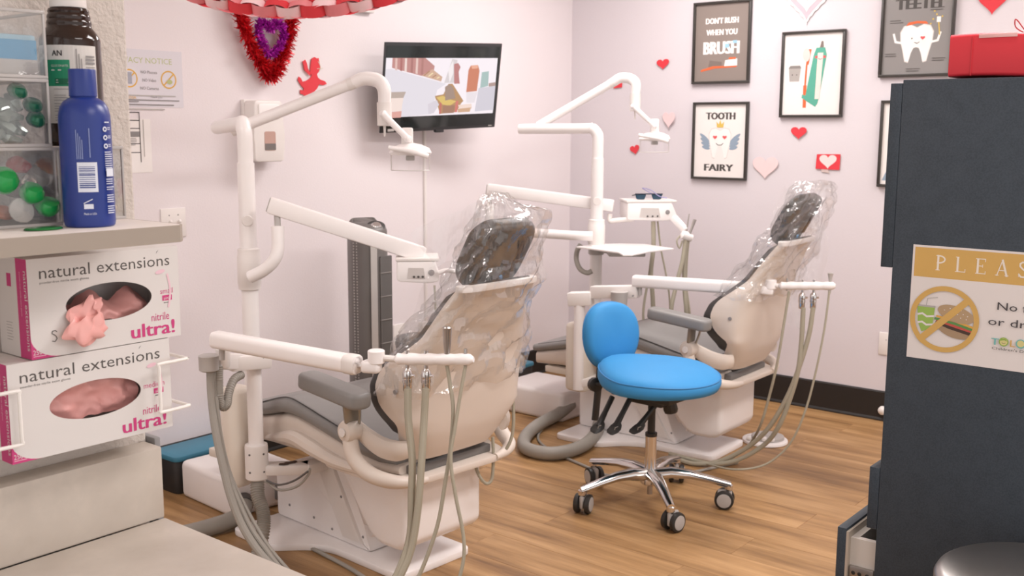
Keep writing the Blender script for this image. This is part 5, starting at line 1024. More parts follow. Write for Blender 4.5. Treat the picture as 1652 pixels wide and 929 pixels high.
part('cable', tube(NB(), [(2.0178, 2.6399, 0.2842), (2.0290, 2.5922, 0.2773), (2.0493, 2.5399, 0.2979), (2.0735, 2.5018, 0.3303)], .0035, 7), DGREY, a1); part('cable', tube(NB(), [(2.0213, 2.6508, 0.2808), (2.0333, 2.5984, 0.2583), (2.0570, 2.5411, 0.2751), (2.0768, 2.5093, 0.3116), (2.0781, 2.4980, 0.3381)], .0045, 7), HOSE, a1)
# the far one
b2a, b2b = (3.9201, 1.7920, 0.7814), (4.0050, 1.5929, 0.7913)
a2_ = assistant('white holder arm with hanging hoses across the back of the far dental chair', None, (3.7896, 2.3978, 0.7585), (3.8876, 1.9082, 0.7636), (3.9172, 1.8282, 0.7833), b2a, b2b, inst=[('tip', .14, 0), ('valve', .42, 0), ('valve', .62, 0), ('funnel', .90, 0)],
    tubes=[(.0055, TUBE, [(3.9333, 1.7547, 0.7610), (3.9160, 1.7621, 0.6362), (3.8957, 1.7766, 0.4593), (3.8914, 1.8080, 0.3004), (3.8953, 1.8407, 0.1891), (3.9699, 1.9286, 0.0693), (3.9144, 1.9706, 0.0253), (3.93, 1.95, .008), (3.85, 2.02, .006)]),
           (.0095, TUBE, [(3.9525, 1.6999, 0.6990), (3.9420, 1.6966, 0.5647), (3.9278, 1.7000, 0.4395), (3.9178, 1.7291, 0.3085), (3.9070, 1.7647, 0.2007), (3.9075, 1.8240, 0.1156), (3.8684, 1.9190, 0.0420), (3.8277, 2.0113, 0.0168), (3.8160, 2.1226, 0.0183), (3.8194, 2.2154, 0.0204)]),
           (.0095, TUBE, [(3.9680, 1.6651, 0.7009), (3.9542, 1.6719, 0.5913), (3.9354, 1.6967, 0.4641), (3.9175, 1.7354, 0.3332), (3.9013, 1.8026, 0.1949), (3.8897, 1.8896, 0.0962), (3.8453, 1.9921, 0.0272), (3.7959, 2.0812, 0.0102), (3.7921, 2.1840, 0.0170)]),
           (.0045, TUBE, [(3.9871, 1.6099, 0.7693), (3.9580, 1.6107, 0.6236), (3.9263, 1.6245, 0.4512), (3.9033, 1.6485, 0.2997), (3.8826, 1.6906, 0.1685), (3.8484, 1.7457, 0.0881), (3.8061, 1.8049, 0.0499), (3.7597, 1.8909, 0.0356), (3.7767, 2.0130, 0.0293)])])
bm = NB(); beam(bm, (3.7717, 2.5968, 0.6920), (3.7978, 2.3769, 0.7139), .05, .055, .006); beam(bm, (3.7351, 2.6975, 0.6555), (3.7686, 2.5941, 0.6650), .06, .060, .006); br = part('post_bracket', bm, WHITE2, a2_)
part('screw', lathe(NB(), [(.005, 0), (.004, .004)], (3.7554, 2.3777, 0.7001), (-.55, -.83, 0), 8), GREYINK, br)
part('hose_cup', lathe(NB(), [(.026, -.055), (.034, -.05), (.036, .008), (.037, .012), (.032, .014)], (3.7445, 2.4396, 0.7004), seg=24), LGREY, a2_)
part('cup_hose', tube(NB(), [(3.7399, 2.4357, 0.6610), (3.7492, 2.4366, 0.5786), (3.7669, 2.4360, 0.4670)], .014, 10), DGREY, a2_)
pp = V((3.7459, 2.6476, 0.6372)); part('post', tube(NB(), [(pp.x, pp.y, .25), (pp.x, pp.y, pp.z)], .0245, 18, smooth=False), WHITE, a2_)
part('post_foot', beam(NB(), (pp.x, pp.y, .28), (3.93, 2.55, .30), .05, .04, .006), WHITE2, a2_)

# ---------------------------------------------------------------- floor boxes, steps, floor hoses, pedal
def floor_box(label, c, deg, w, l, h, group):
    t = thing('floor_box', label, 'floor box', (c[0], c[1], 0), deg, None); bm = NB()
    box(bm, (-w / 2, -l / 2, 0), (w / 2, l / 2, h), .022, 4); part('cover', bm, WHITE, t, world=False)
    bm = NB(); box(bm, (.03, -l / 2 - .012, .03), (.10, -l / 2 + .01, .085), .004); part('cable_port', bm, GREYINK, t, world=False); return t
floor_box('white utility box on the floor at the foot of the near dental chair', (2.345, 3.225), -4, .30, .36, .145, '')
floor_box('white utility box on the floor at the foot of the far dental chair', (4.115, 3.09), 0, .31, .40, .145, '')
def step_box(label, xa, xb, ya, yb_, h=.15):
    t = thing('step_box', label, 'step', ((xa + xb) / 2, (ya + yb_) / 2, 0)); bm = NB()
    prism(bm, roundpoly([(xa, ya), (xb, ya), (xb, yb_), (xa, yb_)], .03, 4), (0, 0, 0), (1, 0, 0), (0, 1, 0), (0, 0, 1), h - .022, .004); part('body', bm, mat('black_step_plastic', '#2f2d2d', .5), t)
    bm = NB(); prism(bm, roundpoly([(xa - .006, ya - .006), (xb + .006, ya - .006), (xb + .006, yb_ + .004), (xa - .006, yb_ + .004)], .03, 4), (0, 0, h - .022), (1, 0, 0), (0, 1, 0), (0, 0, 1), .022, .006); part('lid', bm, mat('teal_lid', '#3f7f99', .45, var=.08), t)
step_box('black step box with a teal lid against the wall behind the near utility box', 2.205, 2.62, 3.435, 3.597)
step_box('black step box with a teal lid in the corner behind the far utility box', 3.98, 4.42, 3.42, 3.597)
t = thing('floor_conduit', 'thick grey conduit lying on the floor beside the beige counter', 'hose', (2.1, 2.9, 0)); part('pipe', tube(NB(), [(2.225, 3.045, .060), (2.19, 3.005, .048), (2.13, 2.985, .036), (2.00, 3.00, .031), (1.90, 3.03, .031), (1.78, 3.08, .031)], .030, 16), HOSE, t); part('coupling', tube(NB(), [(2.228, 3.05, .062), (2.21, 3.025, .056)], .034, 14, smooth=False), DGREY, t)
t = solo('floor_cable', tube(NB(), [(2.2098, 2.8924, 0.0070), (2.1969, 2.7479, 0.0070), (2.1765, 2.5641, 0.0070), (2.1509, 2.3860, 0.0070), (2.1060, 2.2258, 0.0070), (2.0246, 2.0636, 0.0070)], .007, 10), HOSE, 'grey cable running along the floor past the near chair base plate', 'cable')
HB = [(4.0637, 2.9154, 0.0700), (3.9358, 2.8994, 0.0500), (3.7845, 2.8953, 0.0350), (3.5968, 2.8283, 0.0310), (3.4654, 2.7245, 0.0310), (3.4574, 2.6103, 0.0310), (3.5381, 2.5545, 0.0310), (3.6779, 2.5553, 0.0310), (3.8245, 2.6001, 0.0400), (3.9201, 2.6521, 0.0500)]
solo('floor_hose', tube(NB(), HB, .029, 16), HOSE, 'thick grey hose looping on the floor between the two dental chairs', 'hose')
solo('floor_cable', tube(NB(), [(4.0570, 2.9319, 0.0060), (3.8503, 2.9085, 0.0060), (3.6990, 2.8364, 0.0060), (3.6073, 2.7377, 0.0060), (3.5355, 2.5854, 0.0060), (3.4916, 2.4400, 0.0060), (3.4469, 2.2698, 0.0060), (3.5095, 2.1468, 0.0060), (3.6534, 2.0585, 0.0060), (3.9082, 1.9666, 0.0060)], .006, 8), HOSE, 'thin grey cable coming out from inside the looping floor hose', 'cable')
solo('hanging_hose', tube(NB(), [(2.5768, 2.0891, 0.5980), (2.5732, 2.0754, 0.5226), (2.5641, 2.0676, 0.4432), (2.5508, 2.0720, 0.3936), (2.5290, 2.0903, 0.3577), (2.5049, 2.1172, 0.3457), (2.4720, 2.1285, 0.3577), (2.4457, 2.1294, 0.3598), (2.4444, 2.1230, 0.3265), (2.4505, 2.1074, 0.2932), (2.4686, 2.0967, 0.2743), (2.4882, 2.0925, 0.2908), (2.4986, 2.0962, 0.3598), (2.5042, 2.1036, 0.4190)], .0055, 9), TUBE, 'thin grey hose looping below the right side of the near chair back', 'hose')
c = V((4.3157, 2.0093, -0.0000)); t = thing('foot_pedal', 'round white foot control on the floor under the far hanging hoses', 'pedal', tuple(c))
part('base', lathe(NB(), [(.098, 0), (.102, .003), (.100, .012), (.092, .015)], c, seg=36), WHITE, t); part('disc', lathe(NB(), [(.072, .015), (.074, .017), (.072, .028), (.060, .032)], c + Vector((.01, -.008, 0)), seg=32), LGREY, t)
for k in range(4): part('pedal_tab', obox(NB(), c + Vector((-.07 + .012 * k, .045 - .032 * k, .026)), (.8, .3, 0), (-.3, .8, 0), (0, 0, 1), .035, .02, .014, .004), WHITE2, t)

# ---------------------------------------------------------------- tower fan
fc = Vector((3.06, 3.27, 0)); t = thing('tower_fan', 'tall dark grey tower fan standing against the wall behind the near chair', 'fan', tuple(fc)); fwd = Vector((-.30, -.95, 0)).normalized(); sx = Vector((-fwd.y, fwd.x, 0))
FM = mat('fan_dark_grey', '#6a6663', .4); FS = mat('fan_silver', '#b5b0ac', .4, .2)
def fprism(name, pts, z0, z1, m, par, b=.006):
    bm = NB(); prism(bm, pts, fc + Vector((0, 0, z0)), sx, -fwd, (0, 0, 1), z1 - z0, b); return part(name, bm, m, par)
prof = [(-.080, -.02), (-.056, -.085), (-.015, -.100), (.03, -.098), (.062, -.075), (.074, -.02), (.066, .05), (.040, .095), (-.045, .095), (-.070, .05)]
fprism('body', roundpoly(prof, .02, 3), .10, .965, FM, t)
bm = NB(); rings = []
for k in range(7):
    a = k / 6 * PI / 2; s = math.cos(a) * .98 + .02; rings.append([fc + sx * (x * (s * .35 + .65) + 0) + -fwd * (y * (s * .7 + .3) + .02 * (1 - s)) + Vector((0, 0, .965 + .045 * math.sin(a) * (1 + .3 * (y > 0)))) for x, y in roundpoly(prof, .02, 3)])
part('top_dome', loft(bm, rings), FM, t)
part('base_disc', lathe(NB(), [(.15, 0), (.155, .006), (.15, .022), (.05, .035), (.035, .10), (.03, .11)], fc, seg=36), DGREY, t)
bm = NB(); prism(bm, [(-.034, 0), (-.004, 0), (-.004, .86), (-.034, .86)], fc + fwd * .1005 + Vector((0, 0, .11)), sx, (0, 0, 1), fwd, .004, .001); part('trim_strip', bm, FS, t)
GRL = mat('fan_grille_dark', '#5b5856', .5); gr = part('grille', obox(NB(), fc + sx * .040 + fwd * .0935 + Vector((0, 0, .51)), sx + fwd * -.30, fwd + sx * .3, (0, 0, 1), .064, .010, .72, .002), GRL, t)
for k in range(6): part('grille_slat', obox(NB(), fc + sx * (.012 + .0105 * k) + fwd * (.1035 - .0034 * k) + Vector((0, 0, .51)), sx, fwd, (0, 0, 1), .004, .006, .71, .0008), mat('fan_slat_grey', '#8b8784', .4), gr)
for k in range(7): part('grille_bar', obox(NB(), fc + sx * .040 + fwd * .0965 + Vector((0, 0, .20 + .10 * k)), sx + fwd * -.30, fwd + sx * .3, (0, 0, 1), .064, .009, .004, .0008), mat('fan_slat_grey', '#8b8784', .4), gr)
bm = NB(); sr = Vector((-.9, -.3, 0)).normalized()
for k in range(64):
    for q in (0, 1): obox(bm, fc - sx * (.0775 - .008 * q) + fwd * (.032 + .014 * q) + Vector((0, 0, .15 + .0125 * k)), sx * .4 + fwd, fwd * .4 - sx, (0, 0, 1), .006, .003, .006)
part('intake_slots', bm, FS, t, kind='stuff', smooth=False)
lc = fc + fwd * .062 + sx * .012 + Vector((0, 0, .992)); part('display_ring', lathe(NB(), [(.045, 0), (.045, .004), (.038, .006)], lc, fwd * .55 + Vector((0, 0, .85)), 28, 1, .75), BLACKP, t); part('control_knob', lathe(NB(), [(.024, 0), (.024, .008), (.018, .014)], lc, fwd * .55 + Vector((0, 0, .85)), 24, 1, .8), CHROME, t)
# dark bin behind the near chair
c = V(((3.3388, 3.2388, 0.4692)[0], (3.3388, 3.2388, 0.4692)[1], 0)); t = thing('waste_bin', 'black rounded bin on the floor behind the near chair, right of the wall outlet', 'bin', tuple(c)); zb = (3.3386, 3.2423, 0.4830)[2]
part('body', lathe(NB(), [(.085, 0), (.09, .01), (.105, zb - .05), (.105, zb - .04)], c, seg=28), BLACKP, t); part('lid', lathe(NB(), [(.108, zb - .04), (.108, zb - .02), (.09, zb - .004), (.04, zb)], c, seg=28), DGREY, t)

# ---------------------------------------------------------------- blue stool
sc_ = Vector((3.300, 1.995, 0)); t = thing('operator_stool', 'bright blue saddle stool with backrest and chrome five-star base on the wood floor', 'stool', tuple(sc_)); fd = Vector((-.05, -1, 0)).normalized(); sd = Vector((fd.y, -fd.x, 0))    # sd = to the stool's left in view
part('hub', lathe(NB(), [(.030, .075), (.036, .08), (.036, .118), (.030, .128)], sc_, seg=24), CHROME, t)
for k in range(5):
    a = math.radians(10 + 72 * k); d = Vector((math.cos(a), math.sin(a), 0)); e = sc_ + d * .292
    bm = NB(); sq = d.cross(Vector((0, 0, 1))); rings = []
    for (r_, z, w, h) in ((.02, .105, .022, .020), (.08, .117, .021, .017), (.15, .114, .018, .014), (.22, .101, .015, .012), (.275, .088, .013, .011), (.300, .083, .012, .010)):
        p = sc_ + d * r_ + Vector((0, 0, z)); rings.append([p + sq * w * 1.25 * math.cos(2 * PI * j / 12) + Vector((0, 0, .008 + h * 1.25 * math.sin(2 * PI * j / 12))) for j in range(12)])
    loft(bm, rings); lathe(bm, [(.010, -.014), (.015, -.008), (.015, .008), (.010, .012)], e + Vector((0, 0, .083)), seg=14); leg = part('leg', bm, CHROME, t)
    ca2 = a + [1.9, 1.2, 2.3, .6, 1.5][k]; ax = Vector((math.cos(ca2), math.sin(ca2), 0)); fr_ = Vector((-ax.y, ax.x, 0)); wc = e + fr_ * .014 + Vector((0, 0, .0365))
    bm = NB(); tube(bm, [e + Vector((0, 0, .080)), e + Vector((0, 0, .055))], .007, 10, smooth=False); obox(bm, wc + Vector((0, 0, .010)), ax, fr_, (0, 0, 1), .018, .054, .054, .009); cst = part('caster', bm, LGREY, t)
    for s in (-1, 1):
        part('wheel', lathe(NB(), [(.027, 0), (.035, .003), (.0365, .009), (.035, .018), (.031, .020)], wc + ax * s * .010, ax * s, 24), BLACKP, cst); part('wheel_disc', lathe(NB(), [(.0265, .0185), (.0265, .0215), (.021, .0225)], wc + ax * s * .010, ax * s, 22), LGREY, cst)
bm = NB(); tube(bm, [sc_ + Vector((0, 0, .12)), sc_ + Vector((0, 0, .268))], .0215, 24, smooth=False); part('gas_column', bm, CHROME, t); part('inner_column', tube(tube(NB(), [sc_ + Vector((0, 0, .262)), sc_ + Vector((0, 0, .275))], .0225, 20, smooth=False), [sc_ + Vector((0, 0, .27)), sc_ + Vector((0, 0, .435))], .0145, 16, smooth=False), BLACKP, t); part('foot_rod', tube(NB(), [sc_ + Vector((0, 0, .035)), sc_ + Vector((0, 0, .08))], .010, 12, smooth=False), STEEL, t)
# seat: pear outline, domed top, piped edge
ol = []
for k in range(48):
    a = 2 * PI * k / 48; x, y = math.cos(a), math.sin(a); wid = .236 if x > 0 else .236 - .078 * (-x) ** 1.3
    ol.append((x * (.235 if x > 0 else .245), y * wid))
rings = []; so_ = sc_ + fd * .02 + Vector((0, 0, .056))
for (s, z, dm) in ((.55, .395, 0), (.86, .397, 0), (.965, .404, 0), (1.0, .422, 0), (1.0, .440, .2), (.985, .456, .5), (.94, .470, .8), (.85, .481, 1), (.65, .490, 1), (.40, .494, 1), (.15, .495, 1)):
    rings.append([so_ + fd * x * s + sd * y * s + Vector((0, 0, z + dm * (-.025 * max(0, x * s / .235) ** 2 + .008 * min(1, max(0, -x * s / .245)) - .10 * (abs(y * s)) ** 2 * 1.5))) for x, y in ol])
seat = part('seat', loft(NB(), rings), BLUEV, t, ang=1.2); part('piping', tube(NB(), [p + (p - so_ - Vector((0, 0, p.z))).normalized() * .0005 for p in rings[5]] + [rings[5][0]], .0028, 6, smooth=False), mat('blue_piping', '#3280bb', .5), seat)
# backrest
bo_ = V((3.3871, 2.2462, 0.6006)); bn = Vector((-.40, -.91, .10)).normalized(); bx = Vector((0, 0, 1)).cross(bn).normalized(); bu = bn.cross(bx)
rings = []; bol = [(math.copysign(abs(math.cos(2 * PI * k / 40)) ** .85, math.cos(2 * PI * k / 40)) * (.120 if math.sin(2 * PI * k / 40) > 0 else .120 + .012 * math.sin(2 * PI * k / 40)), math.copysign(abs(math.sin(2 * PI * k / 40)) ** .85, math.sin(2 * PI * k / 40)) * .132) for k in range(40)]
for (s, n_) in ((.6, -.030), (.92, -.028), (1.0, -.014), (1.0, .012), (.96, .026), (.86, .034), (.6, .040), (.25, .042)):
    rings.append([bo_ + bx * x * s + bu * y * s + bn * (n_ + .55 * x * x) for x, y in bol])
bk = part('backrest', loft(NB(), rings), BLUEV, t, ang=1.2); part('piping', tube(NB(), rings[2] + [rings[2][0]], .0026, 6, smooth=False), mat('blue_piping', '#3280bb', .5), bk)
bm = NB(); beam(bm, bo_ - bn * .045 + Vector((0, 0, .02)), sc_ - fd * .265 + Vector((0, 0, .27)), .036, .012, .003, (0, 1, 0)); beam(bm, sc_ - fd * .25 + Vector((0, 0, .425)), sc_ - fd * .05 + Vector((0, 0, .425)), .05, .012, .003); bs = part('back_stem', bm, BLACKP, t); part('back_knob', lathe(NB(), [(.022, 0), (.028, .004), (.028, .03), (.022, .034)], sc_ - fd * .275 + Vector((0, 0, .415)), (-.55, -.83, .1), 14), BLACKP, t)
bm = NB(); obox(bm, sc_ + Vector((0, 0, .432)), fd, sd, (0, 0, 1), .26, .17, .034, .006); obox(bm, sc_ + Vector((0, 0, .405)), fd, sd, (0, 0, 1), .15, .10, .03, .006); part('tilt_mechanism', bm, BLACKP, t)
tw = V((-.62, -.78, 0)).normalized()
for k, (px0, px1) in enumerate((((3.2107, 2.1129, 0.4105), (3.1242, 2.1162, 0.3142)), ((3.2296, 2.0431, 0.4184), (3.1463, 2.0570, 0.3155)), ((3.2710, 1.9557, 0.4012), (3.1911, 1.9864, 0.3188)))):
    a, b = V(px0), V(px1); bm = NB(); tube(bm, [a, a.lerp(b, .5), b], [.0105, .010, .013], 10, smooth=False); lv = part('lever', bm, BLACKP, t); bd = (b - a).normalized()
    rings = []
    for q, w in ((-.026, .010), (-.010, .021), (.008, .026), (.020, .021), (.028, .007)): rings.append([b + bd * q + Vector((.63, -.78, 0)) * w * math.cos(2 * PI * j / 12) + tw * .010 * math.sin(2 * PI * j / 12) for j in range(12)])
    part('lever_paddle', loft(NB(), rings), BLACKP, lv); part('lever_mark', tube(NB(), [b + tw * .0115 + Vector((-.003, .004, -.008)), b + tw * .0115 + Vector((-.002, .002, .004)), b + tw * .0115 + Vector((.005, -.006, .008))], .0014, 5, smooth=False), LGREY, lv)
part('tension_knob', lathe(NB(), [(.018, 0), (.024, .004), (.028, .035), (.024, .048), (.014, .050)], (3.3012, 1.9212, 0.4128), (.12, -.1, -1), 10), BLACKP, t)

# ---------------------------------------------------------------- charcoal cabinet with hutch, open drawer, sign, box
XC = 2.028; XE = 2.56
t = thing('cabinet', 'tall charcoal blue laminate cabinet with a hutch and one drawer pulled out', 'cabinet', (2.3, .4, 0))
part('side_panel', box(NB(), (XC, .02, 0), (XC + .02, .696, 1.4945), .001), NAVY, t); part('side_panel', box(NB(), (XE - .02, .02, 0), (XE, .696, 1.4945), .001), NAVY, t)
part('top_panel', box(NB(), (XC + .02, .02, 1.475), (XE - .02, .696, 1.4945), .001), NAVY, t); part('back_panel', box(NB(), (XC + .02, .02, 0), (XE - .02, .03, 1.475)), NAVY, t)
part('divider', box(NB(), (XC + .02, .03, 1.118), (XE - .02, .694, 1.138)), NAVY, t); part('plinth', box(NB(), (XC + .02, .60, .0), (XE - .02, .62, .10)), NAVY, t)
d_ = part('door', box(NB(), (XC, .6965, 1.138), (XE, .719, 1.4885), .0012), NAVY, t); part('handle', tube(NB(), [(2.45, .719, 1.17), (2.45, .745, 1.17), (2.45, .745, 1.27), (2.45, .719, 1.27)], .005, 8, 3), STEEL, d_)
d_ = part('drawer', box(NB(), (XC, .6965, .607), (XE, .717, .735), .0012), NAVY, t); part('handle', tube(NB(), [(2.22, .717, .68), (2.22, .742, .68), (2.36, .742, .68), (2.36, .717, .68)], .005, 8, 3), STEEL, d_)
part('front_rail', box(NB(), (XC + .02, .676, .740), (XE - .02, .694, 1.112)), NAVY, t)
d_ = part('drawer', box(NB(), (XC, .757, .33), (XE, .776, .594), .0012), NAVY, t, label='lowest drawer pulled out with its white box showing')
DB = mat('white_drawer_box', '#ded7cf', .5); bm = NB(); box(bm, (XC + .014, .60, .36), (XC + .028, .752, .573)); box(bm, (XE - .03, .60, .36), (XE - .016, .752, .573)); box(bm, (XC + .028, .738, .36), (XE - .03, .752, .573)); box(bm, (XC + .028, .60, .36), (XE - .03, .738, .372)); part('drawer_box', bm, DB, d_); part('drawer_lining', box(NB(), (XC, .752, .33), (XE, .757, .588)), SHELFM, d_)
bm = NB(); box(bm, (XC + .006, .70, .488), (XC + .0138, .750, .515), .001); part('drawer_runner', bm, STEEL, d_)
bm = NB()
for y in (.712, .728, .741): lathe(bm, [(.0045, 0), (.003, .001)], (XC + .0059, y, .5015), (-1, 0, 0), 8)
part('runner_holes', bm, BLACKP, d_, kind='stuff')

# PLEASE sign on the cabinet side: letter-size sheet
s0, s1, s2, s3 = (V((2.0275, 0.6578, 1.1863)), V((2.0275, 0.6575, 0.9682)), V((2.0275, 0.4633, 1.1859)), V((2.0275, 0.4479, 0.9714)))
ux = Vector((0, -1, 0)); us = (s2 - s0).normalized(); Ws, Hs = .285, (s0 - s1).length; vs_ = us.cross(Vector((-1, 0, 0))); vs_ = vs_ if vs_.z > 0 else -vs_
o = s0 - vs_ * Hs; t = thing('sign', 'white paper sign headed PLEASE with a crossed-out drink and burger on the charcoal cabinet', 'sign', tuple(o))
part('sheet', obox(NB(), o + us * Ws / 2 + vs_ * Hs / 2 - Vector((.0004, 0, 0)), us, vs_, us.cross(vs_), Ws, Hs, .0006), mat('sign_paper', '#e8e1de', .5, var=.01), t)
A = Art(o - Vector((.0008, 0, 0)), us, vs_, (-1, 0, 0), .00007); YL = mat('mustard_print', '#d6ad62', .55); DK = mat('sign_dark_text', '#494547', .6); k = .0037
A.rect(.004, Hs - .060, Ws - .004, Hs - .004, YL)
def serif(ch, u, v, h, m, w=None):
    T = h * .13; t_ = h * .06; w = w or h * .62; k0 = A.k; k_ = T / w
    def L(a, b, c, d): A.rect(u + a * w, v + b * h, u + c * w, v + d * h, m); A.k -= .7
    def stem(a): L(a, 0, a + k_, 1); L(a - .10, 0, a + k_ + .10, .05); L(a - .10, .95, a + k_ + .02, 1)
    if ch in 'PLE': stem(.08)
    if ch == 'P':
        P = [(u + (.20 + .62 * math.sin(q)) * w * .95, v + (.735 + .24 * math.cos(q)) * h) for q in [PI * i / 10 for i in range(11)]]; A.line([(u + .1 * w, P[0][1])] + P + [(u + .1 * w, P[-1][1])], T * .72, m)
    if ch == 'L': L(.08, 0, .88, .055); L(.82, 0, .88, .22)
    if ch == 'E': L(.08, 0, .88, .055); L(.08, .945, .85, 1); L(.08, .49, .62, .54); L(.82, 0, .88, .2); L(.79, .8, .85, 1); L(.57, .42, .62, .62)
    if ch == 'A': A.line([(u + .08 * w, v), (u + .50 * w, v + h)], t_, m); A.line([(u + .50 * w, v + h), (u + .92 * w, v)], T, m); A.line([(u + .24 * w, v + .34 * h), (u + .76 * w, v + .34 * h)], t_, m); L(-.06, 0, .24, .05); L(.74, 0, 1.08, .05)
    if ch == 'S':
        P = [(.80, .80), (.66, .94), (.42, .97), (.22, .86), (.22, .70), (.40, .57), (.62, .45), (.80, .32), (.78, .14), (.58, .03), (.34, .03), (.16, .18)]; A.line([(u + a * w, v + b * h) for a, b in P], T * .8, m); L(.76, .74, .82, .98); L(.12, .02, .18, .26)
cu = .044
for i, ch in enumerate('PLEASE'): serif(ch, cu + .0355 * i, Hs - .0455, .0285, mat('sign_white_text', '#f0e6d8', .6), .020)
bc = (.0655, Hs - .137); R_ = .063
# drink
A.poly([(bc[0] - .050, bc[1] + .020), (bc[0] - .018, bc[1] + .020), (bc[0] - .0205, bc[1] - .018), (bc[0] - .040, bc[1] - .028), (bc[0] - .048, bc[1] - .010)], mat('drink_green', '#9bbd5b', .6)); A.rect(bc[0] - .050, bc[1] + .020, bc[0] - .017, bc[1] + .0235, LGREY)
for dv in (.002, -.014): A.line([(bc[0] - .048, bc[1] + dv + .003), (bc[0] - .040, bc[1] + dv + .005), (bc[0] - .032, bc[1] + dv), (bc[0] - .019, bc[1] + dv + .002)], .0035, mat('sign_paper', '#e8e1de', .5))
A.line([(bc[0] - .034, bc[1] + .0235), (bc[0] - .032, bc[1] + .037), (bc[0] - .014, bc[1] + .040)], .0012, LGREY)
# burger
bx_, by_ = bc[0] + .020, bc[1] - .004
TAN = mat('bun_tan', '#b59a78', .6); A.ell(bx_, by_ - .013, .033, .016, mat('bun_bottom', '#a98f72', .6), -14); A.line([(bx_ - .033, by_ - .002), (bx_ - .01, by_ - .010), (bx_ + .030, by_ - .019)], .006, mat('patty_dark', '#4a382f', .6)); A.line([(bx_ - .032, by_ + .001), (bx_ + .004, by_ - .008), (bx_ + .032, by_ - .014)], .0045, mat('tomato_red', '#c4564b', .6)); A.line([(bx_ - .036, by_ + .004), (bx_, by_ - .002), (bx_ + .034, by_ - .011)], .0045, mat('lettuce_green', '#5f9150', .6)); A.line([(bx_ - .033, by_ + .009), (bx_ + .0, by_ + .003), (bx_ + .033, by_ - .006)], .004, mat('cheese_yellow', '#dca94e', .6))
A.ell(bx_ + .001, by_ + .016, .034, .015, TAN, -14)
for (a, b) in ((-.02, .022), (-.01, .026), (0, .023), (.01, .024), (-.012, .018), (.004, .016), (.014, .017), (.022, .014), (.020, .008), (.01, .010)): A.ell(bx_ + a, by_ + b, .0012, .0009, mat('sign_paper', '#e8e1de', .5), n=6); A.k -= 1
A.k += 1
A.line([(bc[0] - R_ * .66, bc[1] - R_ * .68), (bc[0] + R_ * .66, bc[1] + R_ * .64)], .0125, YL); A.ring(bc[0], bc[1], R_, .0095, YL, 48)
A.text('No food', .158, Hs - .108, .0205, DK, width=.092); A.text('or drinks', .144, Hs - .137, .0205, DK, width=.112)
x_ = .152; yy = Hs - .173; TL = mat('logo_teal', '#6fb9b6', .6); 
A.text('T', x_, yy, .0175, TL, width=.0125, bold=.0004); A.ring(x_ + .021, yy + .0072, .0082, .0030, mat('logo_green', '#8fb24c', .6)); A.ell(x_ + .021, yy + .0075, .0066, .0066, mat('logo_face', '#d9cf8f', .6)); A.poly([(x_ + .0144, yy + .0085), (x_ + .0165, yy + .0128), (x_ + .0235, yy + .0135), (x_ + .0276, yy + .0085), (x_ + .022, yy + .0105)], mat('logo_green', '#8fb24c', .6)); A.line([(x_ + .018, yy + .0055), (x_ + .021, yy + .0042), (x_ + .024, yy + .0055)], .0007, DK)
A.text('L', x_ + .0325, yy, .0175, YL, width=.0075, bold=.0004); A.ring(x_ + .050, yy + .0072, .0082, .0030, TL); A.ell(x_ + .050, yy + .0075, .0062, .0062, mat('logo_face', '#d9cf8f', .6)); A.text('SA', x_ + .062, yy, .0175, YL, width=.024, bold=.0004)
A.text("Children's Dental", x_ + .002, yy - .0085, .0068, DK, width=.075); A.done('print', t)

# red gift box on the cabinet and what sticks out behind it
o = V((2.05, .622, 1.4952)); t = thing('gift_box', 'red paper-wrapped box lying on top of the charcoal cabinet', 'box', (2.12, .46, 1.4952)); Lb, Hb, Db = .33, .080, .16
ud = Vector((.02, -1, 0)).normalized(); vd = Vector((1, .02, 0)).normalized(); bm = NB(); rings = []
for i in range(13):
    s = i / 12; rings.append([o + ud * Lb * s + vd * y + Vector((0, 0, z + .002 * math.sin(s * 9 + y * 40))) for y, z in rrect(Db, Hb - .004, .006, 3, Db / 2, Hb / 2 + .001)])
part('wrapped_box', loft(bm, rings), mat('red_wrap', '#d9333f', .45, var=.05), t)
part('seam_fold', obox(NB(), o + ud * .040 - vd * .0008 + Vector((0, 0, Hb / 2)), ud, vd, (0, 0, 1), .0012, .002, Hb - .01), mat('red_wrap', '#d9333f', .45), t)
TAPE = mat('clear_tape', '#ecb9b7', .15)
for (a, b) in ((.05, .115), (.145, .27)): part('tape', obox(NB(), o + ud * (a + b) / 2 - vd * .0006 + Vector((0, 0, Hb - .005)), ud, vd, (0, 0, 1), b - a, .0014, .007, .0004), TAPE, t)
part('heart_outline', tube(NB(), [o + ud * (.235 + x) - vd * .0015 + Vector((0, 0, .040 + y)) for x, y in heart(.052, .050, 10)] + [o + ud * .235 - vd * .0015 + Vector((0, 0, .040 + heart(.052, .050, 10)[0][1]))], .0012, 6, smooth=False), mat('pink_wire', '#e58a88', .4), t)
solo('wire_heart', tube(NB(), [o + vd * .06 + ud * .13 + Vector((0, 0, .0785)), o + vd * .06 + ud * .115 + Vector((0, 0, .085)), o + vd * .06 + ud * .10 + Vector((0, 0, .104)), o + vd * .06 + ud * .095 + Vector((0, 0, .106)), o + vd * .06 + ud * .098 + Vector((0, 0, .092)), o + vd * .06 + ud * .118 + Vector((0, 0, .0785))], .0012, 6), mat('dark_red_wire', '#9c2f38', .4), 'bent dark red wire sticking up behind the red wrapped box', 'wire')
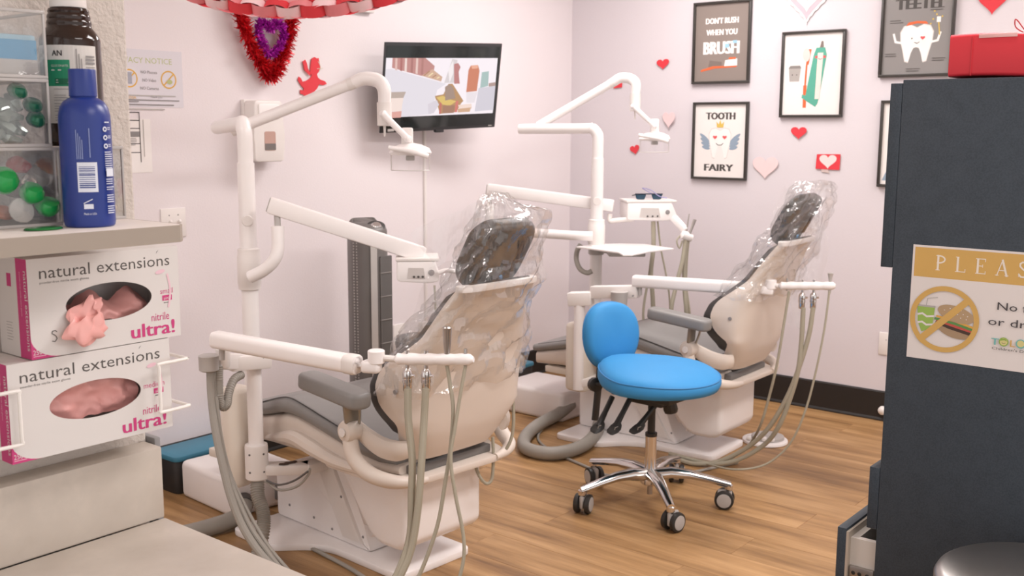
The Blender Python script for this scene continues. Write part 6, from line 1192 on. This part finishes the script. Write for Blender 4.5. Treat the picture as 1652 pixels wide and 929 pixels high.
bm = NB(); prism(bm, [(.155, .080), (.195, .118), (.34, .085), (.34, .0), (.155, .0)], o + vd * .19, ud, (0, 0, 1), vd, .004, .001); solo('beige_envelope', bm, mat('beige_card', '#d3c4bb', .7), 'beige card leaning behind the red wrapped box on the cabinet', 'card')
solo('small_white_box', box(NB(), (2.24, .60, 1.4952), (2.30, .68, 1.540), .002), WHITE2, 'small white box behind the left end of the red wrapped box', 'box')

# steel step bin in front of the cabinet
c = Vector((1.80, .335, 0)); t = thing('pedal_bin', 'brushed steel bin with a domed lid in front of the charcoal cabinet', 'bin', tuple(c)); zl = .68
part('body', lathe(NB(), [(.165, .02), (.17, .025), (.17, zl - .06), (.168, zl - .055)], c, seg=56), STEEL, t); part('base_ring', lathe(NB(), [(.168, 0), (.172, .003), (.172, .022), (.165, .026)], c, seg=48), BLACKP, t)
part('lid', lathe(NB(), [(.172, zl - .05), (.174, zl - .045), (.174, zl - .012), (.170, zl - .004), (.160, zl + .002), (.10, zl + .010), (.03, zl + .013)], c, seg=64), STEEL, t, ang=.9); part('lid_band', lathe(NB(), [(.1705, zl - .056), (.1705, zl - .05)], c, seg=48), BLACKP, t)
part('pedal', box(NB(), (c.x - .03, c.y - .20, .01), (c.x + .03, c.y - .165, .022), .003), STEEL, t)

# repeats share a group
GROUPS = {'glove_box': 'glove cartons in the wall rack', 'storage_bin': 'clear storage bins on the wall shelf', 'foil_pod': 'foil pods in the clear bins', 'bottle_cap': 'green caps in the bottom bin', 'foil_piece': 'green foil pieces in the middle bin',
          'framed_poster': 'framed posters on the grey wall', 'paper_heart': 'paper hearts on the grey wall', 'ceiling_light': 'ceiling light panels', 'operatory_light': 'pole lamps beside the dental chairs', 'red_card': 'red paper cards on the grey wall',
          'instrument_delivery_arm': 'beam arms on the light poles', 'assistant_instrument_arm': 'instrument holder arms', 'headrest_sleeve': 'plastic sleeves on the headrests', 'floor_box': 'white floor boxes', 'step_box': 'teal lidded step boxes', 'notice': 'paper notices on the back wall', 'tinsel_heart': 'tinsel hearts on the back wall', 'floor_cable': 'grey cables on the floor'}
for o in bpy.data.objects:
    b = o.name.split('.')[0]
    if o.parent is None and b in GROUPS and 'label' in o: o['group'] = GROUPS[b]
